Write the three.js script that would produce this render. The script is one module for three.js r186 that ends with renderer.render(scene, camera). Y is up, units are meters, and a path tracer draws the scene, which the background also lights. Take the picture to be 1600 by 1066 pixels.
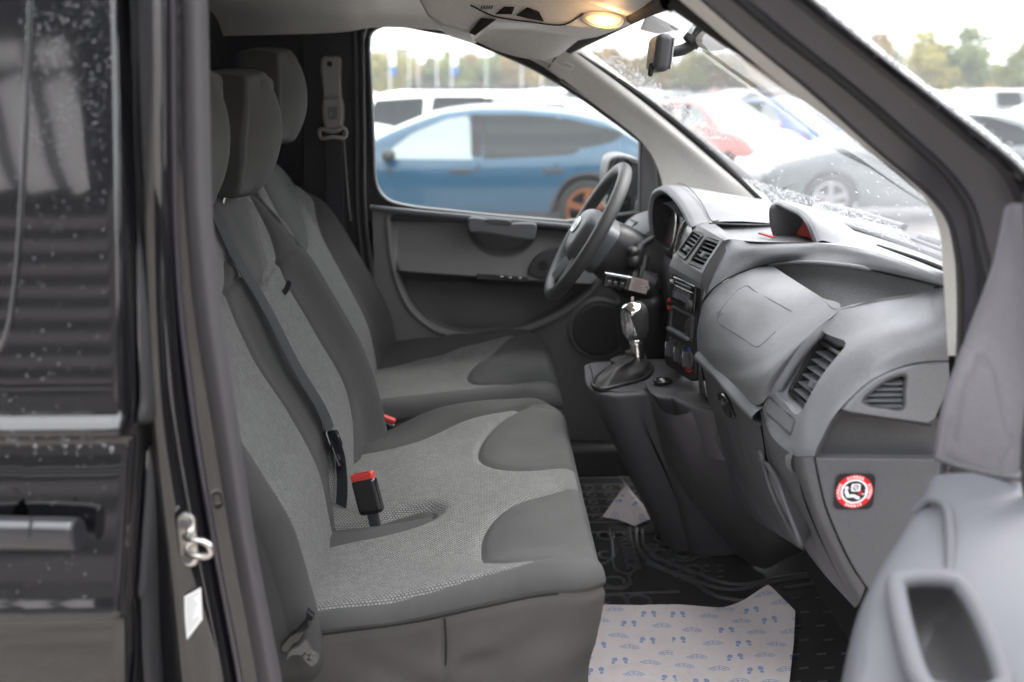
import * as THREE from 'three';
import { RoundedBoxGeometry } from 'three/addons/geometries/RoundedBoxGeometry.js';
import { mergeGeometries, mergeVertices, toCreasedNormals } from 'three/addons/utils/BufferGeometryUtils.js';
import { FontLoader } from 'three/addons/loaders/FontLoader.js';
import { TextGeometry } from 'three/addons/geometries/TextGeometry.js';

// ---------------------------------------------------------------- camera, sky, sun, exposure
const W = 1024, H = 682;
const scene = new THREE.Scene();
const F = 1555, PITCH = Math.atan(395 / F), YAW = 1.4 * Math.PI / 180;      // photograph 1600 x 1066
const camera = new THREE.PerspectiveCamera(2 * Math.atan(533 / F) * 180 / Math.PI, W / H, 0.05, 2000);
const EYE = new THREE.Vector3(0, 1.70, 1.95);
camera.position.copy(EYE);
const FW = new THREE.Vector3(Math.sin(YAW) * Math.cos(PITCH), -Math.sin(PITCH), -Math.cos(YAW) * Math.cos(PITCH));
camera.lookAt(EYE.clone().add(FW));
camera.focus = 1.80; camera.userData.fStop = 2.8;
const renderer = new THREE.WebGLRenderer({ antialias: true });
renderer.setSize(W, H);
renderer.toneMapping = THREE.LinearToneMapping;
renderer.toneMappingExposure = 3.6;
renderer.shadowMap.enabled = true; renderer.shadowMap.type = THREE.PCFSoftShadowMap;
{ // bright overcast sky
  const w = 256, h = 128, d = new Float32Array(w * h * 4);
  for (let j = 0; j < h; j++) for (let i = 0; i < w; i++) {
    const el = (j + 0.5) / h * Math.PI - Math.PI / 2, az = (i + .5) / w * 6.2832;
    const s = Math.max(0, Math.sin(el));
    const cl = 0.06 * Math.sin(az * 3 + el * 5) + 0.05 * Math.sin(az * 7 - el * 11 + 1) + 0.04 * Math.sin(az * 2 + el * 17);
    let L = (0.98 + 0.55 * s) * (1 + cl);
    if (el < 0) L = 0.35;
    d.set([L * 0.985, L, L * 1.03, 1], (j * w + i) * 4);
  }
  const sky = new THREE.DataTexture(d, w, h, THREE.RGBAFormat, THREE.FloatType);
  sky.mapping = THREE.EquirectangularReflectionMapping; sky.magFilter = THREE.LinearFilter; sky.needsUpdate = true;
  scene.background = sky; scene.environment = sky;
}
const sun = new THREE.DirectionalLight(new THREE.Color(1, 0.975, 0.94), 1.1);
sun.position.set(9, 14, -4); sun.castShadow = true; sun.shadow.radius = 40; sun.shadow.mapSize.set(2048, 2048);
Object.assign(sun.shadow.camera, { left: -30, right: 30, top: 30, bottom: -30, near: 0.5, far: 80 });
scene.add(sun);
scene.fog = new THREE.FogExp2(new THREE.Color(0.93, 0.95, 0.98), 0.0013);

// ---------------------------------------------------------------- helpers
let seed = 12345;
const rnd = () => { seed |= 0; seed = seed + 0x6D2B79F5 | 0; let t = Math.imul(seed ^ seed >>> 15, 1 | seed); t = t + Math.imul(t ^ t >>> 7, 61 | t) ^ t; return ((t ^ t >>> 14) >>> 0) / 4294967296; };
const rr = (a, b) => a + (b - a) * rnd();
const V = (x, y, z) => new THREE.Vector3(x, y, z);
const lerp = (a, b, t) => a + (b - a) * t, clamp = (x, a = 0, b = 1) => Math.min(b, Math.max(a, x));
const sst = (a, b, x) => { const t = clamp((x - a) / (b - a)); return t * t * (3 - 2 * t); };
const RT = V(Math.cos(YAW), 0, Math.sin(YAW)), UPV = new THREE.Vector3().crossVectors(RT, FW);
// survey: where the sight line of a measured photo point meets the vertical plane z (or the level y)
const ray = (px, py) => FW.clone().addScaledVector(RT, (px - 800) / F).addScaledVector(UPV, (533 - py) / F);
const at = (px, py, z) => { const d = ray(px, py); return EYE.clone().addScaledVector(d, (z - EYE.z) / d.z); };
const atY = (px, py, y) => { const d = ray(px, py); return EYE.clone().addScaledVector(d, (y - EYE.y) / d.y); };
const atX = (px, py, x) => { const d = ray(px, py); return EYE.clone().addScaledVector(d, (x - EYE.x) / d.x); };
const pts3 = a => a.map(p => p.isVector3 ? p : at(...p));
function onGeo(g, px, py, off = 0) { const d = ray(px, py).normalize(), r = new THREE.Ray(EYE, d), p = g.attributes.position, ix = g.index; let best = 1e9, hit = null; const a = V(0, 0, 0), b = V(0, 0, 0), c = V(0, 0, 0), q = V(0, 0, 0); const n = ix ? ix.count : p.count; for (let i = 0; i < n; i += 3) { const k = ix ? [ix.getX(i), ix.getX(i + 1), ix.getX(i + 2)] : [i, i + 1, i + 2]; a.fromBufferAttribute(p, k[0]); b.fromBufferAttribute(p, k[1]); c.fromBufferAttribute(p, k[2]); if (r.intersectTriangle(a, b, c, false, q)) { const t = q.distanceTo(EYE); if (t < best) { best = t; hit = q.clone(); } } } return hit ? hit.addScaledVector(d, -off) : null; }
const pl = (z, a) => a.map(p => { const v = at(p[0], p[1], z); return [v.x, v.y]; });

const used = {};
function numbered(n) { used[n] = (used[n] ?? -1) + 1; return used[n] ? n + '_' + String(used[n]).padStart(3, '0') : n; }
function thing(name, label, category, pos = [0, 0, 0], group) {
  const o = new THREE.Group(); o.name = numbered(name); scene.add(o); o.position.set(...pos);
  o.userData = { label, category }; if (group) o.userData.group = group;
  return o;
}
function part(parent, name, geo, mat, label) {      // geometry given in world space; the mesh is put under its parent's frame
  const gs = Array.isArray(geo) ? mergeGeometries(geo.map(norm)) : geo;
  const m = new THREE.Mesh(gs, mat); m.name = name; m.castShadow = m.receiveShadow = true;
  const off = V(0, 0, 0); for (let p = parent; p && p !== scene; p = p.parent) off.sub(p.position);
  m.position.copy(off.add(m.position)); parent.add(m);
  if (label) m.userData.label = label;
  return m;
}
function norm(g) { g = g.index ? g.toNonIndexed() : g.clone(); for (const k of Object.keys(g.attributes)) if (!['position', 'normal', 'uv'].includes(k)) g.deleteAttribute(k); if (!g.attributes.uv) g.setAttribute('uv', new THREE.BufferAttribute(new Float32Array(g.attributes.position.count * 2), 2)); if (!g.attributes.normal) g.computeVertexNormals(); return g; }
function uvBox(g, s = 1) { // box-projected uv in metres
  g = norm(g); const p = g.attributes.position, n = g.attributes.normal, u = g.attributes.uv;
  for (let i = 0; i < p.count; i++) { const a = Math.abs(n.getX(i)), b = Math.abs(n.getY(i)), c = Math.abs(n.getZ(i)); if (c >= a && c >= b) u.setXY(i, p.getX(i) * s, p.getY(i) * s); else if (a >= b) u.setXY(i, p.getZ(i) * s, p.getY(i) * s); else u.setXY(i, p.getX(i) * s, p.getZ(i) * s); }
  return g;
}
const rbox = (w, h, d, r = 0.004, s = 3) => new RoundedBoxGeometry(w, h, d, s, Math.min(r, w / 2.01, h / 2.01, d / 2.01));
const basis = (o, x, y, z) => new THREE.Matrix4().makeBasis(x, y, z).setPosition(o);
function frame(o, ex, ey) { const x = ex.clone().normalize(), z = x.clone().cross(ey).normalize(), y = z.clone().cross(x); return { o, x, y, z, m: basis(o, x, y, z), l(p) { const d = p.clone().sub(o); return [d.dot(x), d.dot(y), d.dot(z)]; }, w(a, b, c = 0) { return o.clone().addScaledVector(x, a).addScaledVector(y, b).addScaledVector(z, c); } }; }
const put = (g, f, a = 0, b = 0, c = 0) => g.clone().translate(a, b, c).applyMatrix4(f.m);
function tube(points, r, closed = false, n = 60, rs = 10) { return new THREE.TubeGeometry(new THREE.CatmullRomCurve3(pts3(points), closed, 'centripetal'), n, r, rs, closed); }
function bar(a, b, w, d, r = .003) { const L = a.distanceTo(b), g = rbox(w, L, d, r); g.applyQuaternion(new THREE.Quaternion().setFromUnitVectors(V(0, 1, 0), b.clone().sub(a).normalize())); return g.translate((a.x + b.x) / 2, (a.y + b.y) / 2, (a.z + b.z) / 2); }
function spline2(pts, n = 200, closed = true) { const c = new THREE.CatmullRomCurve3(pts.map(p => V(p[0], p[1], 0)), closed, 'centripetal'); return c.getSpacedPoints(n).slice(0, closed ? n : n + 1).map(p => [p.x, p.y]); }
function rrect(w, h, r, n = 6) { const o = []; for (const [sx, sy, a] of [[1, 1, 0], [-1, 1, 90], [-1, -1, 180], [1, -1, 270]]) for (let i = 0; i <= n; i++) { const t = (a + 90 * i / n) * Math.PI / 180; o.push([sx * (w / 2 - r) + r * Math.cos(t), sy * (h / 2 - r) + r * Math.sin(t)]); } return o; }
function sdPoly(P) { return (x, y) => { let d = 1e9, s = 1; for (let i = 0, j = P.length - 1, n = P.length; i < n; j = i, i++) { const ex = P[j][0] - P[i][0], ey = P[j][1] - P[i][1], wx = x - P[i][0], wy = y - P[i][1]; const t = clamp((wx * ex + wy * ey) / (ex * ex + ey * ey + 1e-12)); const bx = wx - ex * t, by = wy - ey * t; d = Math.min(d, bx * bx + by * by); const c1 = y >= P[i][1], c2 = y < P[j][1], c3 = ex * wy > ey * wx; if ((c1 && c2 && c3) || (!c1 && !c2 && !c3)) s = -s; } return s * Math.sqrt(d); }; }
const interp = (xs, ys) => t => { let i = 0; while (i < xs.length - 2 && t > xs[i + 1]) i++; return ys[i] + (t - xs[i]) * (ys[i + 1] - ys[i]) / (xs[i + 1] - xs[i]); };
const smoothInterp = (xs, ys) => { const f = interp(xs, ys), h = (xs[xs.length - 1] - xs[0]) / xs.length * 0.35; return t => { let s = 0; for (let k = -3; k <= 3; k++) s += f(t + k * h / 3); return s / 7; }; };
function extr(poly, holes, depth, bevel = 0.002, bs = 2) { const area = P => P.reduce((a, p, i) => { const q = P[(i + 1) % P.length]; return a + p[0] * q[1] - q[0] * p[1]; }, 0); if (area(poly) < 0) poly = [...poly].reverse(); holes = (holes || []).map(h => area(h) > 0 ? [...h].reverse() : h); const s = new THREE.Shape(poly.map(p => new THREE.Vector2(...p))); for (const h of holes || []) s.holes.push(new THREE.Path(h.map(p => new THREE.Vector2(...p)))); return new THREE.ExtrudeGeometry(s, { depth: Math.max(1e-4, depth - 2 * bevel), bevelEnabled: bevel > 0, bevelThickness: bevel, bevelSize: bevel, bevelOffset: -bevel, bevelSegments: bs, curveSegments: 8 }).translate(0, 0, bevel); }
// plate on the plane z: front face at z, thickness back to z - depth
const plate = (poly, z, depth, holes, bevel = 0.003) => uvBox(extr(poly, holes, depth, bevel).translate(0, 0, z - depth));
// smooth surface through rails (each an array of points); rails run along u
function loft(rails, nu = 60, nv = 60, o = {}) {
  const C = rails.map(r => { const p = pts3(r); return p.length === 2 ? new THREE.LineCurve3(...p) : new THREE.CatmullRomCurve3(p, !!o.closedU, 'centripetal'); });
  const cols = [];
  for (let i = 0; i <= nu; i++) { const q = C.map(c => o.spaced ? c.getPointAt(i / nu) : c.getPoint(i / nu)); const cc = o.linear || q.length < 3 ? null : new THREE.CatmullRomCurve3(q, false, 'centripetal'); const col = []; for (let j = 0; j <= nv; j++) { if (cc) col.push(cc.getPoint(j / nv)); else { const t = j / nv * (q.length - 1), k = Math.min(q.length - 2, Math.floor(t)); col.push(q[k].clone().lerp(q[k + 1], t - k)); } } cols.push(col); }
  return gridGeo(cols, o.flip);
}
function gridGeo(cols, flip) {
  const nu = cols.length - 1, nv = cols[0].length - 1, P = [], U = [], I = [];
  const mu = Math.floor(nu / 2), mv = Math.floor(nv / 2); let a = 0; const us = [0], vs = [0];
  for (let i = 1; i <= nu; i++) us.push(a += cols[i][mv].distanceTo(cols[i - 1][mv])); a = 0;
  for (let j = 1; j <= nv; j++) vs.push(a += cols[mu][j].distanceTo(cols[mu][j - 1]));
  for (let i = 0; i <= nu; i++) for (let j = 0; j <= nv; j++) { const p = cols[i][j]; P.push(p.x, p.y, p.z); U.push(us[i], vs[j]); }
  for (let i = 0; i < nu; i++) for (let j = 0; j < nv; j++) { const b = i * (nv + 1) + j, c = b + nv + 1; flip ? I.push(b, c, b + 1, c, c + 1, b + 1) : I.push(b, b + 1, c, c, b + 1, c + 1); }
  const g = new THREE.BufferGeometry(); g.setAttribute('position', new THREE.Float32BufferAttribute(P, 3)); g.setAttribute('uv', new THREE.Float32BufferAttribute(U, 2)); g.setIndex(I); g.computeVertexNormals(); return g;
}
// cut a geometry along f = 0; returns [f < 0, f > 0]
function split(g, f) {
  const s = g.index ? g.toNonIndexed() : g; const names = Object.keys(s.attributes), A = names.map(n => s.attributes[n]), S = A.map(a => a.itemSize);
  const out = [names.map(() => []), names.map(() => [])]; const pa = s.attributes.position, ua = s.attributes.uv;
  const get = i => A.map((a, k) => { const r = []; for (let c = 0; c < S[k]; c++) r.push(a.array[i * S[k] + c]); return r; });
  const mix = (p, q, t) => p.map((x, k) => x.map((v, c) => v + (q[k][c] - v) * t));
  const ev = i => f(pa.getX(i), pa.getY(i), pa.getZ(i), ua ? ua.getX(i) : 0, ua ? ua.getY(i) : 0);
  const push = (side, ...vv) => { for (const v of vv) v.forEach((x, k) => out[side][k].push(...x)); };
  for (let i = 0; i < pa.count; i += 3) {
    const d = [ev(i), ev(i + 1), ev(i + 2)], v = [get(i), get(i + 1), get(i + 2)];
    const neg = d.map(x => x < 0), c = neg.filter(Boolean).length;
    if (c === 3) { push(0, ...v); continue; } if (c === 0) { push(1, ...v); continue; }
    const k = c === 1 ? neg.indexOf(true) : neg.indexOf(false), a = k, b = (k + 1) % 3, e = (k + 2) % 3;
    const m1 = mix(v[a], v[b], d[a] / (d[a] - d[b])), m2 = mix(v[a], v[e], d[a] / (d[a] - d[e]));
    const one = c === 1 ? 0 : 1; push(one, v[a], m1, m2); push(1 - one, m1, v[b], v[e], m1, v[e], m2);
  }
  return out.map(o => { const r = new THREE.BufferGeometry(); names.forEach((n, k) => r.setAttribute(n, new THREE.Float32BufferAttribute(o[k], S[k]))); return r; });
}
// upholstered body: star-shaped outline in (u,v), crown rounded over radius R, sides running back by depth
function pillowParam(outline, c, R, depth, nr = 70, ns = 24, nd = 12) {
  const cols = []; const n = outline.length, P = [], U = [], I = [];
  const rings = []; for (let k = 0; k <= nr; k++) rings.push([1 - Math.pow(1 - k / nr, 1.7), 0]); for (let k = 1; k <= ns; k++) rings.push([1, depth * k / ns]);
  for (const [r, w] of rings) for (let i = 0; i < n; i++) { const ox = outline[i][0] - c[0], oy = outline[i][1] - c[1], L = Math.hypot(ox, oy); P.push(c[0] + ox * r, c[1] + oy * r, w); U.push((1 - r) * L, 0); }
  for (let k = 0; k < rings.length - 1; k++) for (let i = 0; i < n; i++) { const a = k * n + i, b = k * n + (i + 1) % n; I.push(a, b, a + n, b, b + n, a + n); }
  const g = new THREE.BufferGeometry(); g.setAttribute('position', new THREE.Float32BufferAttribute(P, 3)); g.setAttribute('uv', new THREE.Float32BufferAttribute(U, 2)); g.setIndex(I); return g;
}
function mapGeo(g, f, uvf) { // f(u, v, w, d) -> Vector3 ; uv becomes metres
  g = g.index ? g.toNonIndexed() : g; const p = g.attributes.position, u = g.attributes.uv, P = new Float32Array(p.count * 3), U = new Float32Array(p.count * 2);
  for (let i = 0; i < p.count; i++) { const a = p.getX(i), b = p.getY(i), w = p.getZ(i), q = f(a, b, w, u.getX(i)); q.toArray(P, i * 3); U[i * 2] = w > 0 ? a + b : (uvf ? uvf(a, b, q) : a); U[i * 2 + 1] = w > 0 ? w : b; }
  let r = new THREE.BufferGeometry(); r.setAttribute('position', new THREE.BufferAttribute(P, 3)); r.setAttribute('uv', new THREE.BufferAttribute(U, 2));
  r = weld(r); return r;
}
function weld(g) { g = mergeVertices(g, 1e-5); g.computeVertexNormals(); return g; }

// ---------------------------------------------------------------- textures and materials
function hash2(i, j, s) { let h = (i * 374761393 + j * 668265263 + s * 974634777) | 0; h = Math.imul(h ^ h >>> 13, 1274126177); return ((h ^ h >>> 16) >>> 0) / 4294967296; }
function vnoise(x, y, per, s) { const i = Math.floor(x), j = Math.floor(y), fx = x - i, fy = y - j, m = (a) => ((a % per) + per) % per; const u = fx * fx * (3 - 2 * fx), v = fy * fy * (3 - 2 * fy); return lerp(lerp(hash2(m(i), m(j), s), hash2(m(i + 1), m(j), s), u), lerp(hash2(m(i), m(j + 1), s), hash2(m(i + 1), m(j + 1), s), u), v); }
function tex(n, f, size, srgb = false) { // size: metres covered
  const d = new Uint8Array(n * n * 4);
  for (let j = 0; j < n; j++) for (let i = 0; i < n; i++) { const c = f(i / n, j / n); const [r, g, b] = Array.isArray(c) ? c : [c, c, c]; d.set([clamp(r) * 255, clamp(g) * 255, clamp(b) * 255, 255], (j * n + i) * 4); }
  const t = new THREE.DataTexture(d, n, n); t.wrapS = t.wrapT = THREE.RepeatWrapping; t.magFilter = THREE.LinearFilter; t.minFilter = THREE.LinearMipmapLinearFilter; t.generateMipmaps = true; if (srgb) t.colorSpace = THREE.SRGBColorSpace; t.repeat.set(1 / size, 1 / size); t.needsUpdate = true; return t;
}
const fbm = (x, y, p, s, o = 4) => { let a = 0, w = .5, t = 0; for (let k = 0; k < o; k++) { a += w * vnoise(x * p, y * p, p, s + k); t += w; w *= .5; p *= 2; } return a / t; };
const grain = tex(256, (x, y) => 0.5 * vnoise(x * 64, y * 64, 64, 1) + 0.5 * vnoise(x * 110, y * 110, 110, 2), 0.11);
const blot = tex(256, (x, y) => { const v = 0.82 + 0.36 * (fbm(x, y, 5, 9, 5) - .5) + .06 * (vnoise(x * 120, y * 120, 120, 5) - .5); return [v, v, v]; }, 0.45);
const speck = tex(512, (x, y) => { const v = 0.86 + 0.08 * (fbm(x, y, 4, 19, 3) - .5) + .05 * (vnoise(x * 140, y * 140, 140, 5) - .5) + .12 * (vnoise(x * 250, y * 250, 250, 6) - .5); return [v, v, v]; }, 0.42);
const roughVar = tex(256, (x, y) => { const v = clamp(0.62 + 0.5 * (fbm(x, y, 6, 33, 5) - .5)); return [v, v, v]; }, 0.5);
const knit = tex(256, (x, y) => 0.5 + 0.5 * Math.sin(x * 6.2832 * 48 + 1.5 * Math.sin(y * 6.2832 * 6)) * Math.sin(y * 6.2832 * 48), 0.10);
// woven seat cloth: light dashes in offset rows on a charcoal ground
const weaveF = (x, y) => { const row = Math.floor(y * 32), fy = y * 32 - row, cx = x * 20 + (row % 2) * .5, i = Math.floor(cx), fx = cx - i; const w = .32 + .1 * hash2(i % 20, row, 3); const a = sst(w + .1, w - .06, Math.abs(fx - .5)) * sst(.48, .3, Math.abs(fy - .5)); return a * (.88 + .16 * hash2(i % 20, row, 7)); };
const weaveMap = tex(512, (x, y) => { const a = weaveF(x, y), n = .9 + .2 * vnoise(x * 200, y * 200, 200, 3), s = .96 + .08 * fbm(x, y, 4, 71, 3); return [lerp(.165, .50, a) * n * s, lerp(.168, .50, a) * n * s, lerp(.168, .495, a) * n * s]; }, 0.112, true);
const weaveBump = tex(512, (x, y) => weaveF(x, y) * .8 + .2 * vnoise(x * 150, y * 150, 150, 8), 0.112);
const M = {};
function mat(name, rgb, rough, o = {}) { const m = new THREE.MeshPhysicalMaterial({ roughness: rough, metalness: 0, ...o }); m.color.setRGB(...rgb); m.name = name; M[name] = m; return m; }
const G3 = v => [v, v, v];
const plas = (name, rgb, rough, bump = 0.00025) => mat(name, rgb, rough, { bumpMap: grain, bumpScale: bump, map: speck, roughnessMap: roughVar });
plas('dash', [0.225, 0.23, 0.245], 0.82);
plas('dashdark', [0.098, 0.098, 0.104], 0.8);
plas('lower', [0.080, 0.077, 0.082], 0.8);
plas('doortrim', [0.215, 0.215, 0.215], 0.85);
plas('doortrimlight', [0.16, 0.165, 0.18], 0.75);
plas('blackplastic', [0.018, 0.018, 0.019], 0.6, .00015);
plas('headliner', [0.68, 0.665, 0.635], 0.95, .0003);
plas('pillartrim', [0.74, 0.72, 0.675], 0.85, .0001);
plas('beltpost', [0.30, 0.29, 0.28], 0.7, .0001);
mat('weave', G3(1), 0.95, { map: weaveMap, bumpMap: weaveBump, bumpScale: .0006, sheen: .25, sheenRoughness: .6 });
mat('cloth', [0.056, 0.056, 0.055], 0.95, { bumpMap: knit, bumpScale: .0004, map: blot, sheen: .25, sheenRoughness: .5 });
mat('clothlight', [0.076, 0.076, 0.075], 0.95, { bumpMap: knit, bumpScale: .0004, map: blot, sheen: .3, sheenRoughness: .5 });
mat('skirt', [0.076, 0.069, 0.068], 0.95, { bumpMap: knit, bumpScale: .0003, map: blot, sheen: .2, sheenRoughness: .5 });
mat('leather', [0.03, 0.028, 0.027], 0.5, { bumpMap: grain, bumpScale: .0004 });
mat('paint', [0.0028, 0.0028, 0.004], 0.06, { ior: 1.68, clearcoat: .5, clearcoatRoughness: 0.02 });
mat('paintin', [0.026, 0.024, 0.033], 0.3, { ior: 1.55, clearcoat: .5, clearcoatRoughness: 0.2 });
mat('sealgrey', [0.058, 0.053, 0.058], 0.55, { bumpMap: grain, bumpScale: .0001 });
mat('rubber', [0.022, 0.021, 0.023], 0.62, { bumpMap: grain, bumpScale: .0001 });
mat('matrubber', [0.03, 0.03, 0.031], 0.38, { bumpMap: grain, bumpScale: .0002, roughnessMap: roughVar });
mat('matridge', [.055, .055, .057], .35, { bumpMap: grain, bumpScale: .0002 });
mat('carpet', [0.02, 0.02, 0.021], 1, { bumpMap: knit, bumpScale: .002 });
mat('dark', [0.008, 0.008, 0.008], 0.9);
mat('bulkhead', [0.012, 0.012, 0.013], 0.75, { bumpMap: grain, bumpScale: .0003 });
mat('webbing', [0.027, 0.028, 0.033], 0.8, { bumpMap: knit, bumpScale: .0004 });
mat('metal', [0.62, 0.6, 0.57], 0.35, { metalness: 1, roughnessMap: roughVar });
mat('chrome', [0.8, 0.8, 0.8], 0.1, { metalness: 1 });
mat('gloss', [0.01, 0.01, 0.011], 0.18, { clearcoat: .5 });
mat('steel', [0.12, 0.12, 0.125], 0.5, { metalness: .6, roughnessMap: roughVar });
mat('red', [0.55, 0.045, 0.04], 0.45);
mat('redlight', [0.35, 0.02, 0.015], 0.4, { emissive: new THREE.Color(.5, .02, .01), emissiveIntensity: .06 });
mat('white', [0.78, 0.78, 0.78], 0.6);
mat('glass', G3(.97), 0.0, { transmission: .88, thickness: 0, ior: 1.5 });
mat('glasstint', [0.94, 0.97, 0.96], 0.0, { transmission: .98, thickness: 0, ior: 1.5 });
mat('screendrop', [.9, .92, .94], .08, { transmission: .45, thickness: .002, ior: 1.33, clearcoat: 1 });
mat('water', [0.95, 0.97, 1], 0.02, { transmission: 1, thickness: .002, ior: 1.33 });
// ---------------------------------------------------------------- ground
{
  const g = new THREE.PlaneGeometry(900, 900, 1, 1).rotateX(-Math.PI / 2);
  const u = g.attributes.uv; for (let i = 0; i < 4; i++) u.setXY(i, u.getX(i) * 900, u.getY(i) * 900);
  const asphaltMap = tex(512, (x, y) => { const v = .42 + .12 * (fbm(x, y, 6, 91, 5) - .5) + .10 * (vnoise(x * 250, y * 250, 250, 4) - .5); const k = v * 1.15; return [k * 1.04, k * .99, k * .94]; }, 3.2, true);
  const m = mat('asphalt', G3(1), 0.75, { map: asphaltMap, roughnessMap: roughVar });
  const o = new THREE.Mesh(g, m); o.name = 'ground'; o.receiveShadow = true; o.userData.kind = 'structure'; scene.add(o);
}
// ---------------------------------------------------------------- the van shell
const van = thing('panel_van', 'black panel van whose cab is seen through its open passenger doorway', 'van');
const FLOOR = 0.62;
{
  // cab floor and front bulkhead under the dashboard
  part(van, 'cab_floor', uvBox(rbox(1.75, .08, 1.62, .01).translate(.22, FLOOR - .055, 0)), M.carpet);
  part(van, 'toe_board', uvBox(bar(V(.74, FLOOR - .02, 0), V(1.02, 1.32, 0), .03, 1.6).translate(0, 0, 0)), M.carpet);
  part(van, 'door_sill', uvBox(rbox(1.3, .20, .12, .02).translate(.2, FLOOR - .02, -.80)), M.lower);
  part(van, 'bulkhead', uvBox(rbox(.04, 1.34, 1.62, .01).translate(-.70, FLOOR + .60, 0)), M.bulkhead);
  // ribs pressed into the bulkhead
  for (const z of [-.55, -.2, .15, .5]) part(van, 'bulkhead_rib', uvBox(rbox(.03, 1.1, .06, .014).translate(-.672, FLOOR + .65, z)), M.bulkhead);
  // seat plinths
  part(van, 'seat_plinth', uvBox(rbox(.36, .26, .74, .02).translate(-.08, FLOOR + .13, .22)), M.blackplastic);
  part(van, 'seat_plinth', uvBox(rbox(.36, .26, .40, .02).translate(-.08, FLOOR + .13, -.54)), M.blackplastic);
  // roof skin and headliner
  part(van, 'roof', uvBox(rbox(1.75, .03, 1.66, .012).translate(-.55, 1.955, 0)), M.paint);
  part(van, 'headliner', [uvBox(loft([
    [V(-.72, 1.83, -.755), V(-.36, 1.842, -.755), V(-.30, 1.852, -.755), V(-.2, 1.851, -.755), V(-.07, 1.838, -.755), V(.08, 1.80, -.755), V(.22, 1.735, -.755)],
    [V(-.72, 1.87, -.70), V(-.36, 1.875, -.70), V(-.30, 1.885, -.70), V(-.2, 1.885, -.70), V(-.07, 1.875, -.70), V(.08, 1.85, -.72), V(.24, 1.80, -.735)],
    [V(-.72, 1.905, -.5), V(-.36, 1.91, -.5), V(-.30, 1.91, -.5), V(-.2, 1.91, -.5), V(-.07, 1.90, -.5), V(.1, 1.88, -.5), V(.25, 1.825, -.5)],
    [V(-.72, 1.915, 0), V(-.36, 1.92, 0), V(-.30, 1.92, 0), V(-.2, 1.92, 0), V(-.07, 1.91, 0), V(.1, 1.89, 0), V(.285, 1.835, 0)],
    [V(-.72, 1.905, .6), V(-.36, 1.91, .6), V(-.30, 1.91, .6), V(-.2, 1.91, .6), V(-.07, 1.90, .6), V(.1, 1.88, .6), V(.25, 1.825, .6)],
    [V(-.72, 1.85, .80), V(-.36, 1.85, .80), V(-.30, 1.85, .80), V(-.2, 1.85, .80), V(-.07, 1.84, .80), V(.08, 1.83, .80), V(.22, 1.80, .80)]], 40, 50))], M.headliner);
  // outer skin left side behind the driver, closes the body
  part(van, 'side_panel', uvBox(rbox(.9, 1.45, .04, .01).translate(-.90, 1.2, -.84)), M.paintin);
  // far B pillar: dark column between bulkhead and driver's door
  part(van, 'b_pillar', uvBox(plate(pl(-.775, [[470, 10], [560, 10], [578, 30], [566, 70], [566, 330], [582, 420], [592, 660], [470, 660]]), -.775, .05, null, .008)), M.blackplastic);
  for (const [x0, x1, x2] of [[553, 556, 585], [565, 567, 597]]) part(van, 'door_seal', tube([[x0, 50, -.765], [x1, 200, -.765], [x1 + 3, 340, -.765], [x2, 560, -.765], [x2 + 4, 640, -.765]], .007, false, 50), M.rubber);
  // far A pillar trim
  const apt = loft([
    [[856, 105, -.775], [930, 163, -.775], [1002, 221, -.775], [1018, 242, -.775], [1032, 275, -.775], [1038, 310, -.775]],
    [[866, 92, -.75], [955, 157, -.75], [1030, 215, -.75], [1060, 245, -.75], [1085, 275, -.75], [1110, 315, -.75]],
    [[878, 75, -.725], [975, 148, -.725], [1060, 215, -.725], [1100, 250, -.725], [1135, 282, -.725], [1165, 322, -.73]],
    [[889, 60, -.735], [975, 130, -.735], [1065, 207, -.735], [1120, 254, -.735], [1165, 290, -.735], [1212, 330, -.735]],
    [[894, 58, -.755], [980, 126, -.755], [1070, 204, -.755], [1125, 250, -.755], [1170, 286, -.755], [1217, 326, -.755]]], 50, 30);
  part(van, 'a_pillar_trim', uvBox(apt), M.pillartrim);
  { const f = frame(at(888, 103, -.728), at(905, 110, -.728).sub(at(888, 103, -.728)), at(880, 92, -.728).sub(at(888, 103, -.728)).negate()); 
    part(van, 'airbag_emblem', put(extr(rrect(.03, .014, .005), [rrect(.027, .011, .004)], .0012, .0003), f, 0, 0, -.0005), M.headliner); }
  part(van, 'header_trim', uvBox(plate(pl(-.785, [[560, 30], [620, 26], [700, 36], [780, 66], [850, 104], [878, 124], [905, 75], [905, 20], [560, 10]]), -.785, .03, null, .004)), M.headliner);
  part(van, 'trim_joint', tube([[889, 62, -.728], [872, 84, -.74], [857, 106, -.765]], .0022, false, 20, 6), M.dark);
  // windscreen
  const WSB = [[.76, -.735], [.80, -.55], [.835, -.3], [.85, 0], [.835, .3], [.80, .55], [.76, .735]];
  const WST = [[.215, 1.80, -.735], [.245, 1.815, -.55], [.275, 1.83, -.3], [.29, 1.838, 0], [.275, 1.83, .3], [.245, 1.815, .55], [.215, 1.80, .735]];
  const wsRails = [0, .33, .66, 1].map(t => WSB.map(([x, z], i) => { const b = V(x, 1.385, z), tp = V(...WST[i]), p = b.clone().lerp(tp, t), s = Math.sin(t * Math.PI); return p.add(V(.012 * s, .018 * s, 0)); }));
  const wsGeo = loft(wsRails, 60, 30); wsGeo.userData = {};
  globalThis.WSR = wsRails;
  part(van, 'windscreen', wsGeo, M.glass);
  part(van, 'windscreen_seal', [tube(wsRails.map(r => r[0]), .009, false, 40, 8), tube(wsRails[0].map(p => p.clone().add(V(.005, -.004, 0))), .012, false, 60, 8), tube(wsRails[3], .014, false, 60, 8), tube(wsRails.map(r => r[6]), .009, false, 40, 8)], M.dark);
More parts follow.
